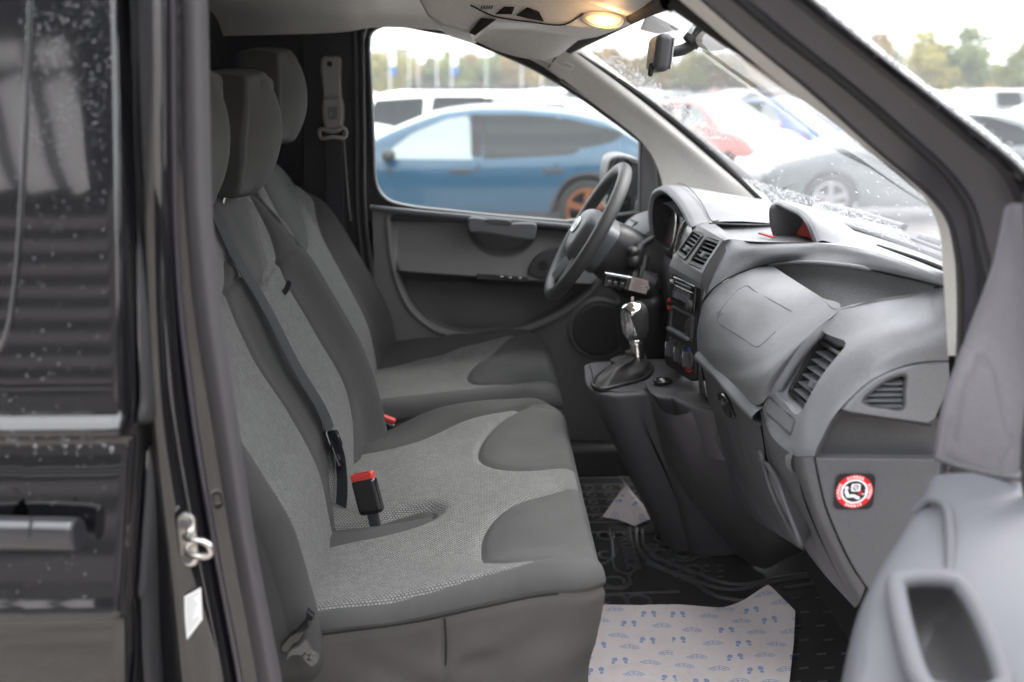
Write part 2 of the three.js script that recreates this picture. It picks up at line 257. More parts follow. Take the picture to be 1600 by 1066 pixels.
  // wiper arms lying at the foot of the windscreen
  part(van, 'wiper', [tube([V(.885, 1.405, -.05), V(.89, 1.41, .12), V(.865, 1.412, .38), V(.835, 1.412, .60)], .009, false, 40, 8), tube([V(.875, 1.40, -.1), V(.872, 1.398, .2), V(.84, 1.398, .62)], .005, false, 40, 6), rbox(.03, .02, .09, .008).translate(.888, 1.412, .1)], M.steel);
  part(van, 'wiper', [tube([V(.87, 1.405, -.62), V(.885, 1.41, -.45), V(.89, 1.412, -.15)], .008, false, 40, 8)], M.steel);
  part(van, 'cowl', uvBox(loft([[V(.77, 1.375, -.78), V(.86, 1.385, 0), V(.77, 1.375, .78)], [V(.93, 1.37, -.80), V(1.0, 1.385, 0), V(.93, 1.37, .80)]], 30, 6)), M.blackplastic);
  part(van, 'bonnet', loft([[V(.93, 1.345, -.84), V(1.0, 1.375, 0), V(.93, 1.345, .84)], [V(1.25, 1.22, -.84), V(1.32, 1.26, 0), V(1.25, 1.22, .84)], [V(1.55, 1.02, -.82), V(1.66, 1.08, 0), V(1.55, 1.02, .82)], [V(1.65, .7, -.80), V(1.78, .72, 0), V(1.65, .7, .80)]], 30, 30), M.paint);
  // near A pillar and door aperture: bands between measured edge lines
  const AP = [
    [[985, -60, .735], [1142, 73, .735], [1240, 146, .735], [1323, 208, .735], [1413, 278, .735], [1450, 318, .735], [1469, 365, .735], [1473, 420, .735], [1477, 480, .735], [1481, 556, .735]],
    [[1025, -60, .775], [1172, 68, .775], [1259, 140, .775], [1375, 243, .775], [1450, 308, .775], [1478, 345, .775], [1491, 400, .775], [1494, 440, .775], [1495, 490, .775], [1494, 556, .775]],
    [[1032, -60, .80], [1180, 68, .80], [1270, 140, .80], [1385, 243, .80], [1460, 306, .80], [1488, 343, .80], [1502, 400, .80], [1507, 440, .80], [1507, 490, .80], [1503, 600, .80]],
    [[1072, -60, .805], [1205, 52, .805], [1326, 146, .805], [1416, 225, .805], [1468, 272, .805], [1505, 325, .805], [1522, 400, .805], [1530, 440, .805], [1530, 500, .805], [1525, 600, .805]],
    [[1100, -60, .835], [1225, 44, .835], [1345, 140, .835], [1435, 218, .835], [1482, 262, .835], [1520, 312, .835], [1545, 390, .835], [1556, 440, .835], [1556, 500, .835], [1548, 600, .835]],
    [[1165, -60, .84], [1255, 18, .84], [1362, 104, .84], [1469, 190, .84], [1520, 232, .84], [1560, 268, .84], [1588, 320, .84], [1600, 370, .84], [1604, 440, .84], [1606, 600, .84]],
    [[1180, -60, .87], [1268, 16, .87], [1372, 100, .87], [1478, 184, .87], [1530, 226, .87], [1570, 262, .87], [1600, 310, .87], [1615, 370, .87], [1620, 440, .87], [1622, 600, .87]],
    [[1218, -60, .86], [1300, 12, .86], [1400, 95, .86], [1500, 172, .86], [1560, 218, .86], [1610, 262, .86], [1660, 320, .86], [1690, 370, .86], [1700, 440, .86], [1700, 600, .86]]];
  const band = (i, j, nm, m, mid) => part(van, nm, uvBox(loft(mid ? [AP[i], mid, AP[j]] : [AP[i], AP[j]], 70, 10)), m);
  band(0, 1, 'a_pillar_trim', M.pillartrim);
  band(1, 2, 'door_seal', M.rubber, AP[1].map((p, k) => [(p[0] + AP[2][k][0]) / 2, (p[1] + AP[2][k][1]) / 2, .80]));
  band(2, 3, 'a_pillar', M.paintin); 
  band(3, 4, 'door_seal', M.rubber, AP[3].map((p, k) => [(p[0] + AP[4][k][0]) / 2, (p[1] + AP[4][k][1]) / 2, .84]));
  band(4, 5, 'a_pillar', M.paintin);
  band(5, 6, 'body_flange', M.paint);
  const outer = AP[7].map(p => [p[0], p[1], .87]);
  part(van, 'a_pillar', uvBox(loft([AP[6], AP[6].map((p, k) => [lerp(p[0], AP[7][k][0], .55), lerp(p[1], AP[7][k][1], .5), .885]), AP[7], AP[7].map(p => at(p[0], p[1], .86).add(V(.01, 0, -.08)))], 70, 16)), M.paint);
  // far A pillar body outside, roof rail
  part(van, 'roof_rail', [tube([V(-.75, 1.885, -.80), V(-.3, 1.895, -.80), V(-.05, 1.875, -.80), V(.2, 1.795, -.78), V(.5, 1.60, -.78), V(.79, 1.385, -.78)], .026, false, 60, 10)], M.paintin);
  part(van, 'roof_rail', [tube([V(-1.4, 1.885, .82), V(-.3, 1.895, .82), V(-.05, 1.885, .82), V(.10, 1.865, .825), V(.165, 1.835, .835)], .032, false, 60, 10)], M.paintin);
  part(van, 'front_header', uvBox(loft([WST.map(p => V(p[0] + .005, p[1] + .012, p[2])), WST.map(p => V(p[0] - .05, p[1] + .06, p[2])), WST.map(p => V(p[0] - .12, p[1] + .12, p[2]))], 30, 8)), M.paintin);
}
// near B pillar: column lines measured at several heights
{
  const ys = [-80, 0, 180, 330, 480, 660, 850, 1066, 1180];
  const L = (xs, z) => xs.map((x, i) => [x, ys[i], z]);
  const c2 = L([190, 193, 196, 199, 205, 214, 226, 246, 258], .858);
  const c3 = L([197, 200, 203, 207, 213, 224, 240, 264, 276], .885);
  const c3b = L([222, 226, 228, 231, 236, 246, 268, 298, 312], .892);
  const c4 = L([255, 258, 259, 261, 264, 276, 305, 345, 360], .878);
  const c5 = L([263, 268, 270, 273, 282, 304, 335, 375, 390], .85);
  const c6 = L([280, 283, 285, 289, 302, 330, 362, 402, 418], .845);
  const c6b = L([283, 286, 289, 293, 307, 336, 368, 408, 424], .853);
  const c7 = L([303, 305, 309, 313, 328, 355, 384, 424, 440], .862);
  const c8 = L([323, 325, 328, 332, 346, 372, 400, 441, 458], .845);
  const c9 = c8.map(p => at(...p).add(V(-.02, 0, -.03)));
  const c10 = c8.map(p => at(...p).add(V(-.10, 0, -.07)));
  part(van, 'b_pillar', loft([c2, c3, c3b, c4, c5, c6], 60, 40), M.paint);
  part(van, 'door_seal', loft([c6, c6b, c7, c8, c9], 60, 24), M.sealgrey);
  part(van, 'b_pillar_trim', uvBox(loft([c9, c10], 40, 4)), M.blackplastic);
  part(van, 'pillar_rib', tube(L([263, 268, 270, 273, 282, 304, 335, 375, 390], .856), .004, false, 60, 8), M.paintin);
  // latch striker
  const f = frame(at(297, 840, .89), V(1, 0, .18), V(.03, 1, 0));
  const st = part(van, 'striker_plate', put(extr(rrect(.022, .066, .0105), null, .006, .0015), f, 0, 0, .002), M.metal);
  for (const s of [.021, -.021]) part(st, 'screw', put(new THREE.CylinderGeometry(.0065, .0065, .004, 16).rotateX(Math.PI / 2), f, 0, s, .010), M.steel);
  part(st, 'striker_loop', tube([f.w(.0, .008, .006), f.w(.006, .009, .02), f.w(.03, .009, .026), f.w(.036, .004, .026), f.w(.036, -.006, .026), f.w(.03, -.009, .026), f.w(.006, -.009, .02), f.w(0, -.008, .006)], .0038, false, 60, 10), M.metal);
  // rating sticker
  const c = document.createElement('canvas'); c.width = 128; c.height = 256; const x = c.getContext('2d'); x.fillStyle = '#dcdcdc'; x.fillRect(0, 0, 128, 256); x.fillStyle = '#9a9a9c'; for (let k = 0; k < 9; k++) x.fillRect(14, 24 + k * 24, 40 + rnd() * 55, 8);
  const t = new THREE.CanvasTexture(c); t.colorSpace = THREE.SRGBColorSpace;
  const bp = van.children.find(o => o.name === 'b_pillar' && o.geometry.attributes.position.count === 61 * 41).geometry; const onB = (x, y) => onGeo(bp, x, y, .0035) || at(x, y, .88);
  const q = loft([[onB(288, 932), onB(301, 925), onB(314, 918)], [onB(289, 965), onB(302, 955), onB(315, 943)], [onB(292, 1000), onB(304, 984), onB(316, 968)]], 8, 8); { const u = q.attributes.uv; for (let i = 0; i <= 8; i++) for (let j = 0; j <= 8; j++) u.setXY(i * 9 + j, i / 8, 1 - j / 8); }
  part(van, 'rating_plate', q, mat('sticker', G3(.9), .4, { map: t }));
}
// ---------------------------------------------------------------- overhead console, lamp, visor
{
  const oc = part(van, 'overhead_console', uvBox(plate(pl(-.10, [[640, -70], [656, 2], [668, 24], [690, 38], [735, 52], [760, 34], [830, 36], [905, 44], [960, 45], [992, 36], [1010, 12], [1030, -70]]), -.10, .5, null, .012)), M.headliner);
  part(oc, 'storage_slot', plate(pl(-.095, [[774, 22], [788, 10], [804, 11], [800, 22]]), -.094, .02, null, .002), M.dark);
  part(oc, 'storage_slot', plate(pl(-.095, [[806, 24], [824, 11], [842, 18], [850, 33], [826, 29]]), -.094, .02, null, .002), M.dark);
  part(oc, 'console_groove', tube([[735, 8, -.098], [771, 25, -.098], [827, 34, -.098], [883, 38, -.098], [911, 21, -.098]], .0016, false, 40, 6), M.dark);
  part(oc, 'grille', [0, 1, 2, 3, 4].map(k => tube([[751 + k * 4, 14, -.098], [754 + k * 4, 9, -.098]], .0012, false, 4, 5)), M.dark);
  part(oc, 'tray_recess', plate(pl(-.088, [[733, 51], [752, 28], [775, 30], [742, 55]]), -.088, .02, null, .002), M.dark);
  const bez = part(oc, 'lamp_bezel', plate(pl(-.09, spline2([[908, 28], [922, 19], [965, 23], [976, 31], [968, 43], [925, 41]], 60)), -.09, .02, null, .003), M.headliner);
  part(bez, 'lamp_lens', plate(pl(-.085, spline2([[913, 28], [924, 22], [962, 25], [972, 31], [964, 40], [926, 38]], 60)), -.085, .012, null, .004), mat('lamplens', [.75, .66, .55], .35, { emissive: new THREE.Color(1, .62, .30), emissiveIntensity: .05 }));
  part(bez, 'lamp_bulb', new THREE.SphereGeometry(.007, 16, 12).scale(1.5, 1, .6).translate(...at(950, 32, -.081).toArray()), mat('bulb', [1, .9, .7], .4, { emissive: new THREE.Color(1, .8, .5), emissiveIntensity: .5 }));
  const l = new THREE.PointLight(new THREE.Color(1, .60, .28), 0.006, 3, 2); l.position.copy(at(948, 36, -.06)); l.castShadow = true; l.shadow.radius = 1; scene.add(l);
  part(van, 'sun_visor', uvBox(loft([[[734, 60, -.45], [790, 84, -.45], [860, 92, -.45], [905, 62, -.45]], [[748, 46, -.38], [800, 50, -.38], [870, 52, -.38], [918, 47, -.38]], [[760, 30, -.32], [800, 32, -.32], [870, 36, -.32], [925, 40, -.32]]], 30, 12)), M.headliner);
  part(van, 'sun_visor', uvBox(loft([[[1000, -20, .30], [1060, 20, .30], [1130, 72, .30]], [[1040, -40, .45], [1090, 0, .45], [1160, 50, .45]]], 20, 8)), M.headliner);
  // paper tag behind the top of the windscreen
  part(van, 'windscreen_sticker', plate(pl(.02, [[1000, 46], [1012, 20], [1066, 46], [1028, 53]]), .02, .002, null, 0), mat('paletag', G3(.55), .8, { transmission: .3, thickness: 0 }));
  part(van, 'sensor_housing', uvBox(new THREE.SphereGeometry(.035, 24, 16).scale(1, .55, 1).translate(...at(1118, 62, .12).toArray())), M.headliner);
  const mir = thing('rear_view_mirror', 'black inside rear view mirror on a curved arm below the windscreen top', 'mirror', at(1105, 40, .1).toArray());
  const f = frame(at(1030, 84, .1), V(-.06, 0, 1), V(.09, 1, 0));
  part(mir, 'housing', put(rbox(.15, .064, .030, .013, 5), f, 0, 0, 0), M.dashdark);
  part(mir, 'mirror_glass', put(rbox(.14, .054, .003, .001), f, 0, 0, -.0155), M.chrome);
  part(mir, 'dimmer_tab', put(new THREE.CapsuleGeometry(.005, .014, 4, 10), f, .05, -.03, .016), M.blackplastic);
  part(mir, 'arm', [tube([[1038, 79, .1], [1056, 80, .1], [1075, 74, .1], [1090, 60, .1], [1099, 45, .1]], .010, false, 40, 12), tube([[1078, 68, .1], [1088, 56, .1], [1097, 44, .1], [1108, 34, .1]], .017, false, 30, 12)], M.blackplastic);
}
// ---------------------------------------------------------------- seats
const round = (d, R) => d >= R ? 0 : R - Math.sqrt(Math.max(0, R * R - (R - d) * (R - d)));
const cap = (poly, n = 120) => sdPoly(spline2(poly, n));
function lineF(pts) { const f = smoothInterp(pts.map(p => p[0]), pts.map(p => p[1])); return (u, v) => v - f(u); }      // v above the line > 0
function makeCushion(o) {
  const { seat, x0, x1, z0, z1, base, fields, raise, seamW, skirtSeams } = o;
  const out = rrect(x1 - x0, z1 - z0, .075, 26).map(p => [p[0] + (x0 + x1) / 2, p[1] + (z0 + z1) / 2]);
  const dense = spline2(out, 560); const c = [(x0 + x1) / 2, (z0 + z1) / 2];
  const R = o.R ?? .05; let g = pillowParam(dense, c, R, .36, 84, 40);
  const groove = (u, v) => { let s = 0; for (const f of fields) { const d = f.f(u, v); s -= f.depth * Math.exp(-Math.pow(d / f.width, 2)); if (f.puff) s += f.puff * sst(0, -.05, d); } return s; };
  const map = (u, v, w, d) => {
    let y = base(u, v) + raise(u, v) + groove(u, v) * sst(0, .02, d) - round(d, R);
    let x = u, z = v;
    if (w > 0) { // skirt
      const dx = u - c[0], dz = v - c[1], L = Math.hypot(dx, dz); let inn = 0;
      inn -= .004 * Math.exp(-Math.pow((w - seamW) / .005, 2)); inn += .004 * sst(seamW, seamW - .03, w) * sst(0, .01, w);
      for (const sx of skirtSeams) inn -= .004 * Math.exp(-Math.pow((u - sx) / .004, 2)) * sst(seamW, seamW + .02, w);
      inn += .007 * Math.sin(u * 23 + w * 31 + 1) * Math.sin(w * 17 + u * 5) * sst(.03, .12, w) + .003 * Math.sin(u * 55 - w * 70) * sst(.03, .1, w) * Math.exp(-Math.pow((u + .10) / .12, 2)) + .002 * Math.sin(w * 120 + u * 20) * Math.exp(-Math.pow((u + .03) / .05, 2)) * sst(.04, .1, w);
      // outward normal of the outline
      let nx = 0, nz = 0; if (u > x1 - .0751 || u < x0 + .0751) nx = Math.sign(dx) * (Math.abs(dx) - ((x1 - x0) / 2 - .075)); if (Math.abs(dz) > (z1 - z0) / 2 - .0751) nz = Math.sign(dz) * (Math.abs(dz) - ((z1 - z0) / 2 - .075)); const nl = Math.hypot(nx, nz) || 1;
      x += nx / nl * inn; z += nz / nl * inn; x -= sst(-.05, .17, u) * .16 * w * (w < .08 ? w / .08 : 1) ; y -= w;
    }
    return V(x, y, z);
  };
  for (const sx of skirtSeams) if (sx < .3) part(seat, 'skirt_seam', tube([.012, .03, .08, .14, .20, .27, .34].map(w => map(sx, z1, w, 0).add(V(.003 * Math.sin(w * 30), 0, .0022))), .0016, false, 40, 6), M.dark);
  part(seat, 'piping', tube([-.30, -.2, -.1, 0, .06, .10].map(u => map(u, z1, seamW, 0).add(V(0, 0, .0002))), .0020, false, 60, 6), M.dark);
  const inTop = f => (u, v, w) => w > 0.0005 ? 1 : f(u, v);
  let rest = g;
  const seam = split(rest, (u, v, w) => seamW - w); // skirt below the seam
  part(seat, 'side_skirt', mapGeo(seam[0], map), M.skirt); rest = seam[1];
  for (const f of fields) { if (f.name === 'groove') continue; const [a, b] = split(rest, f.whole ? (u, v, w) => (w > .0005 && !f.sides ? 1 : f.f(u, v)) : inTop(f.f)); if (a.attributes.position.count) part(seat, f.name, mapGeo(a, map), f.mat); rest = b; }
  const [top, roll] = split(rest, (u, v, w, d) => w > 0 ? 1 : (.012 - d));
  part(seat, 'centre_panel', mapGeo(top, map, (a, b, q) => a + 1.4 * Math.max(0, a - .135)), M.weave); part(seat, 'edge_roll', mapGeo(roll, map), M.clothlight);
  return map;
}
function makeBack(o) {
  const { seat, outline, c, gx, fields, raise, seams } = o; const R = .045;
  const g = pillowParam(spline2(outline, 620), c, R, .11, 96, 22);
  const map = (y, z, w, d) => {
    const s = (gx(y + .01) - gx(y - .01)) / .02, nl = Math.hypot(1, s), nx = 1 / nl, ny = -s / nl;
    let h = raise(y, z); for (const f of fields) { const q = f.f(y, z); h -= f.depth * Math.exp(-Math.pow(q / f.width, 2)) * sst(0, .02, d); if (f.puff) h += f.puff * sst(0, -.04, q); }
    h -= round(d, R) + w; if (w > 0) h += 0; if (w > 0) { const zz = Math.sign(z - c[1]); z += zz * .006 * Math.sin(Math.min(1, w / .1) * Math.PI); }
    return V(gx(y) + nx * h, y + ny * h, z);
  };
  let rest = g;
  for (const f of fields) { if (f.name === 'groove') continue; const [a, b] = split(rest, (u, v, w) => w > .0005 ? 1 : f.f(u, v)); if (a.attributes.position.count) part(seat, f.name, mapGeo(a, map), f.mat, f.label); rest = b; }
  const [side, top] = split(rest, (u, v, w, d) => w > 0 ? -1 : (d - .018));
  part(seat, 'backrest_panel', mapGeo(top, map), M.weave); part(seat, 'backrest_side', mapGeo(side, map), M.cloth);
  for (const s of seams || []) part(seat, 'backrest_seam', tube(s.map(p => map(p[0], p[1], 0, 1).add(V(.0008, 0, 0))), .0016, false, 30, 6), M.dark);
  return map;
}
function headrest(seat, zc, hw, front, dx) { // front: profile [x, y] of the front face
  const back = front.map(([x, y]) => [x - .105 + .02 * Math.sin((y - front[front.length - 1][1]) * 12), y]).reverse();
  const prof = spline2([...front, ...back], 300); const cx = prof.reduce((a, p) => a + p[0], 0) / 300, cy = prof.reduce((a, p) => a + p[1], 0) / 300;
  const one = (sgn) => { const g = pillowParam(prof, [cx, cy], .014, hw, 30, 20);
    return mapGeo(g, (u, v, w, d) => { const q = w / hw; const tv = clamp(Math.abs(v - cy) / .095), sh = Math.sqrt(1 - .72 * tv * tv * tv * tv), bul = .034 * (1 - (1 - q) * (1 - q)) * (1 - .75 * tv * tv); const ex = (u - cx), ey = (v - cy); return V(u + (ex > 0 ? bul : 0) * clamp(ex / .04) + dx - .006 * (1 - q) * (1 - tv), v + .010 * (1 - (1 - q) * (1 - q)) * clamp(ey / .09, -1, 1), zc + sgn * (hw - round(d, .014)) * (1 - q) * (q > 0 ? lerp(1, sh, Math.min(1, q * 3)) : 1)); }); };
  const parts = [one(1), one(-1)];
  const h = part(seat, 'headrest', mergeGeometries(parts.map(g => split(g, (x, y, z) => hw - .006 - Math.abs(z - zc))[1]).map(norm)), M.clothlight);
  part(h, 'headrest_side', mergeGeometries(parts.map(g => split(g, (x, y, z) => hw - .006 - Math.abs(z - zc))[0]).map(norm)), M.cloth);
  for (const k of [-.05, .05]) { part(h, 'headrest_post', new THREE.CylinderGeometry(.0055, .0055, .06, 14).rotateZ(-.35).translate(cx - .012 + dx, front[front.length - 1][1] - .005, zc + k), M.metal); part(h, 'post_collar', new THREE.CylinderGeometry(.009, .011, .010, 16).rotateZ(-.35).translate(cx - .020 + dx, front[front.length - 1][1] - .03, zc + k), M.steel); }
  return h;
}
const yy = a => a.map(p => [p[0], p[1]]);
const bench = thing('double_passenger_seat', 'grey cloth double passenger seat nearest the open door, with woven centre and dark bolsters', 'seat', [-.05, .9, .2]);
{
  const base = smoothInterp([-.36, -.25, -.1, 0, .1, .17, .25], [.945, .958, .972, .983, .99, .982, .955]);
  const ovalA = cap([[.32, .20], [.17, .218], [.10, .268], [.035, .315], [-.005, .39], [-.014, .465], [-.002, .535], [.032, .575], [.092, .582], [.17, .548], [.32, .545]]);
  const ovalB = cap([[.32, -.20], [.14, -.195], [.051, -.14], [-.004, -.068], [-.023, .03], [-.005, .10], [.035, .138], [.081, .149], [.157, .13], [.32, .125]]);
  const bol = lineF([[-.4, -.01], [-.255, -.035], [-.17, -.068], [-.062, -.135], [.051, -.158], [.2, -.165]]);
  const roll = lineF([[-.4, .634], [-.246, .628], [-.07, .618], [.05, .602], [.09, .584], [.13, .562], [.17, .542], [.25, .53]]);
  const dart = cap([[-.36, .42], [-.256, .392], [-.182, .363], [-.115, .325], [-.092, .292], [-.115, .268], [-.16, .272], [-.22, .300], [-.36, .34]]);
  makeCushion({ seat: bench, x0: -.34, x1: .178, z0: -.232, z1: .635, R: .034, base: (u, v) => base(u),
    raise: (u, v) => (.028 * sst(-.30, -.05, u) - .03 * sst(-.1, -.28, u)) * sst(-.05, -.19, v) * sst(.24, .08, u) + (.006 + .030 * sst(-.2, .12, u)) * sst(.48, .61, v) - .03 * sst(.16, .25, u) - .014 * Math.exp(-Math.pow((v - .29) / .05, 2)) * sst(-.05, -.15, u) - .010 * Math.exp(-(Math.pow((u + .06) / .12, 2) + Math.pow((v - .45) / .12, 2))) - .008 * Math.exp(-(Math.pow((u + .06) / .12, 2) + Math.pow((v - .02) / .1, 2))) + .0015 * Math.sin(u * 31 + v * 17) * Math.sin(v * 23 - u * 11),
    fields: [{ name: 'thigh_panel', f: ovalA, depth: .006, width: .007, puff: .006, mat: M.clothlight }, { name: 'thigh_panel', f: ovalB, depth: .006, width: .007, puff: .006, mat: M.clothlight },
      { name: 'cushion_dart', f: dart, depth: .010, width: .012, mat: M.cloth }, { name: 'bolster', f: bol, depth: .005, width: .007, puff: .004, mat: M.cloth }, { name: 'edge_roll', f: (u, v) => -roll(u, v), depth: .003, width: .005, mat: M.clothlight },
      { name: 'groove', f: (u, v) => { const q = [[-.4, .345], [-.25, .335], [-.15, .30], [-.105, .292]]; let d = 9; for (let i = 0; i < 3; i++) { const [a, b] = q[i], [e, h] = q[i + 1], t = clamp(((u - a) * (e - a) + (v - b) * (h - b)) / ((e - a) ** 2 + (h - b) ** 2)); d = Math.min(d, Math.hypot(u - a - t * (e - a), v - b - t * (h - b))); } return d; }, depth: .012, width: .008 }],
    seamW: .008, skirtSeams: [-.068, .35] });
  const gx = smoothInterp([.78, .9, 1.0, 1.1, 1.2, 1.3, 1.4, 1.5, 1.62], [-.255, -.262, -.285, -.318, -.358, -.408, -.463, -.513, -.565]);
  const pf = (pts, flip) => { const f = lineF(pts); return flip ? (u, v) => -f(u, v) : f; };
  const strip = cap([[.80, .36], [.80, .25], [.93, .243], [.983, .222], [1.10, .160], [1.209, .143], [1.32, .124], [1.385, .148], [1.405, .178], [1.39, .215], [1.342, .290], [1.263, .332], [1.167, .322], [1.06, .318], [.96, .34]]);
  const ins = cap([[1.56, .085], [1.50, .092], [1.44, .108], [1.38, .128], [1.345, .112], [1.335, .06], [1.348, .012], [1.385, -.045], [1.45, -.130], [1.50, -.175], [1.56, -.185]]);
  const insN = cap([[1.56, .60], [1.50, .595], [1.42, .57], [1.36, .53], [1.345, .47], [1.36, .41], [1.43, .36], [1.50, .34], [1.56, .33]]);
  const bolF = pf([[.8, .08], [.93, .06], [.975, .03], [.996, -.02], [1.064, -.075], [1.177, -.082], [1.31, -.078], [1.404, -.155], [1.5, -.195], [1.6, -.21]]);
  const bolN = pf([[.8, .60], [.96, .596], [1.041, .594], [1.098, .592], [1.154, .600], [1.216, .610], [1.3, .60], [1.5, .62], [1.6, .64]], true);
  const bmap = makeBack({ seat: bench, c: [1.2, .21], gx,
    outline: [...rrect(.70, .893, .07, 10)].map(p => [p[0] + 1.175, p[1] + .2095]),
    raise: (y, z) => .034 * sst(-.10, -.20, z) * sst(1.5, 1.3, y) + .02 * sst(.58, .64, z) - .016 * Math.exp(-Math.pow((z - .235) / .07, 2)) * sst(1.42, 1.25, y) + .012 * Math.exp(-Math.pow((y - 1.08) / .1, 2)) + .0012 * Math.sin(y * 37 + z * 23) * Math.sin(z * 29 - y * 13),
    fields: [{ name: 'shoulder_panel', f: ins, depth: .005, width: .007, puff: .006, mat: M.clothlight }, { name: 'shoulder_panel', f: insN, depth: .005, width: .007, puff: .006, mat: M.clothlight }, { name: 'centre_strip', f: strip, depth: .006, width: .008, mat: M.cloth }, { name: 'backrest_bolster', f: bolF, depth: .006, width: .008, puff: .005, mat: M.cloth }, { name: 'backrest_bolster', f: bolN, depth: .005, width: .007, puff: .004, mat: M.cloth },
      { name: 'groove', f: (y, z) => (z < .12 ? y - 1.345 + .06 * (z - .0) : y - 1.36 + .05 * (z - .4)), depth: .006, width: .006 }] });
  globalThis.BMAP = bmap;
  const hp = z => [[383, 121], [387.5, 140], [390, 170], [390, 205], [387, 240], [381, 275], [371, 304]].map(p => { const v = at(p[0], p[1], z); return [v.x, v.y]; });
  const f0 = hp(.105); headrest(bench, -.012, .118, f0, 0); 
  headrest(bench, .42, .13, f0.map(p => [p[0] + .002, p[1] + .002]), .004);
  // red buckles on short stalks
  const buck = (o, p, up, side, w, h, t) => { const f = frame(V(...p), side, up); const b = part(o, 'buckle', put(rbox(w, h, t, .008, 4), f), M.gloss); part(b, 'release_button', put(rbox(w * .92, .015, t * .8, .004), f, 0, h / 2 + .003, 0), M.red); part(b, 'buckle_slot', put(rbox(w * .6, .004, .004, .001), f, 0, h / 2 + .009, .004), M.dark); part(b, 'stalk', put(rbox(w * .45, .04, .01, .004), f, 0, -h / 2 - .015, 0), M.webbing); };
  { const a = at(584, 750, .295), b = at(566, 800, .295); buck(bench, a.clone().lerp(b, .5).toArray(), a.clone().sub(b), V(1, .28, .25), .046, .066, .022); }
  // strap loop in the middle backrest seam
  const lp = [[437, 467], [443, 461], [450, 452], [453, 441], [451, 440], [446, 452], [439, 462]];
  part(bench, 'strap_loop', tube(lp.map((p, i) => at(p[0], p[1], -.02).add(V(0, 0, 0))), .0035, true, 50, 8), M.webbing);
  // hooked latch on the outer side of the seat base
  const L = [[480, 952], [491, 962], [490, 968], [484, 970], [485, 978], [476, 990], [470, 1000], [455, 1012], [449, 1018], [439, 1018], [439, 1008], [452, 992], [463, 985], [477, 968]];
  const lt = part(bench, 'recline_bracket', plate(pl(.672, L), .676, .012, null, .002), M.gloss);
  part(lt, 'bracket_tongue', plate(pl(.675, spline2([[455, 1012], [470, 1003], [478, 995], [485, 1004], [490, 1012], [500, 1022], [490, 1036], [480, 1030], [470, 1019], [456, 1020], [449, 1026]], 60, true)), .684, .004, [pl(.675, [[478, 1014], [484, 1022], [480, 1025], [474, 1018]]), pl(.675, [[488, 1018], [493, 1024], [489, 1028], [484, 1023]])], .0005), M.steel);
}
const dseat = thing('single_front_seat', 'grey cloth driver seat beside the far door, behind the steering wheel', 'seat', [-.08, .9, -.53]);
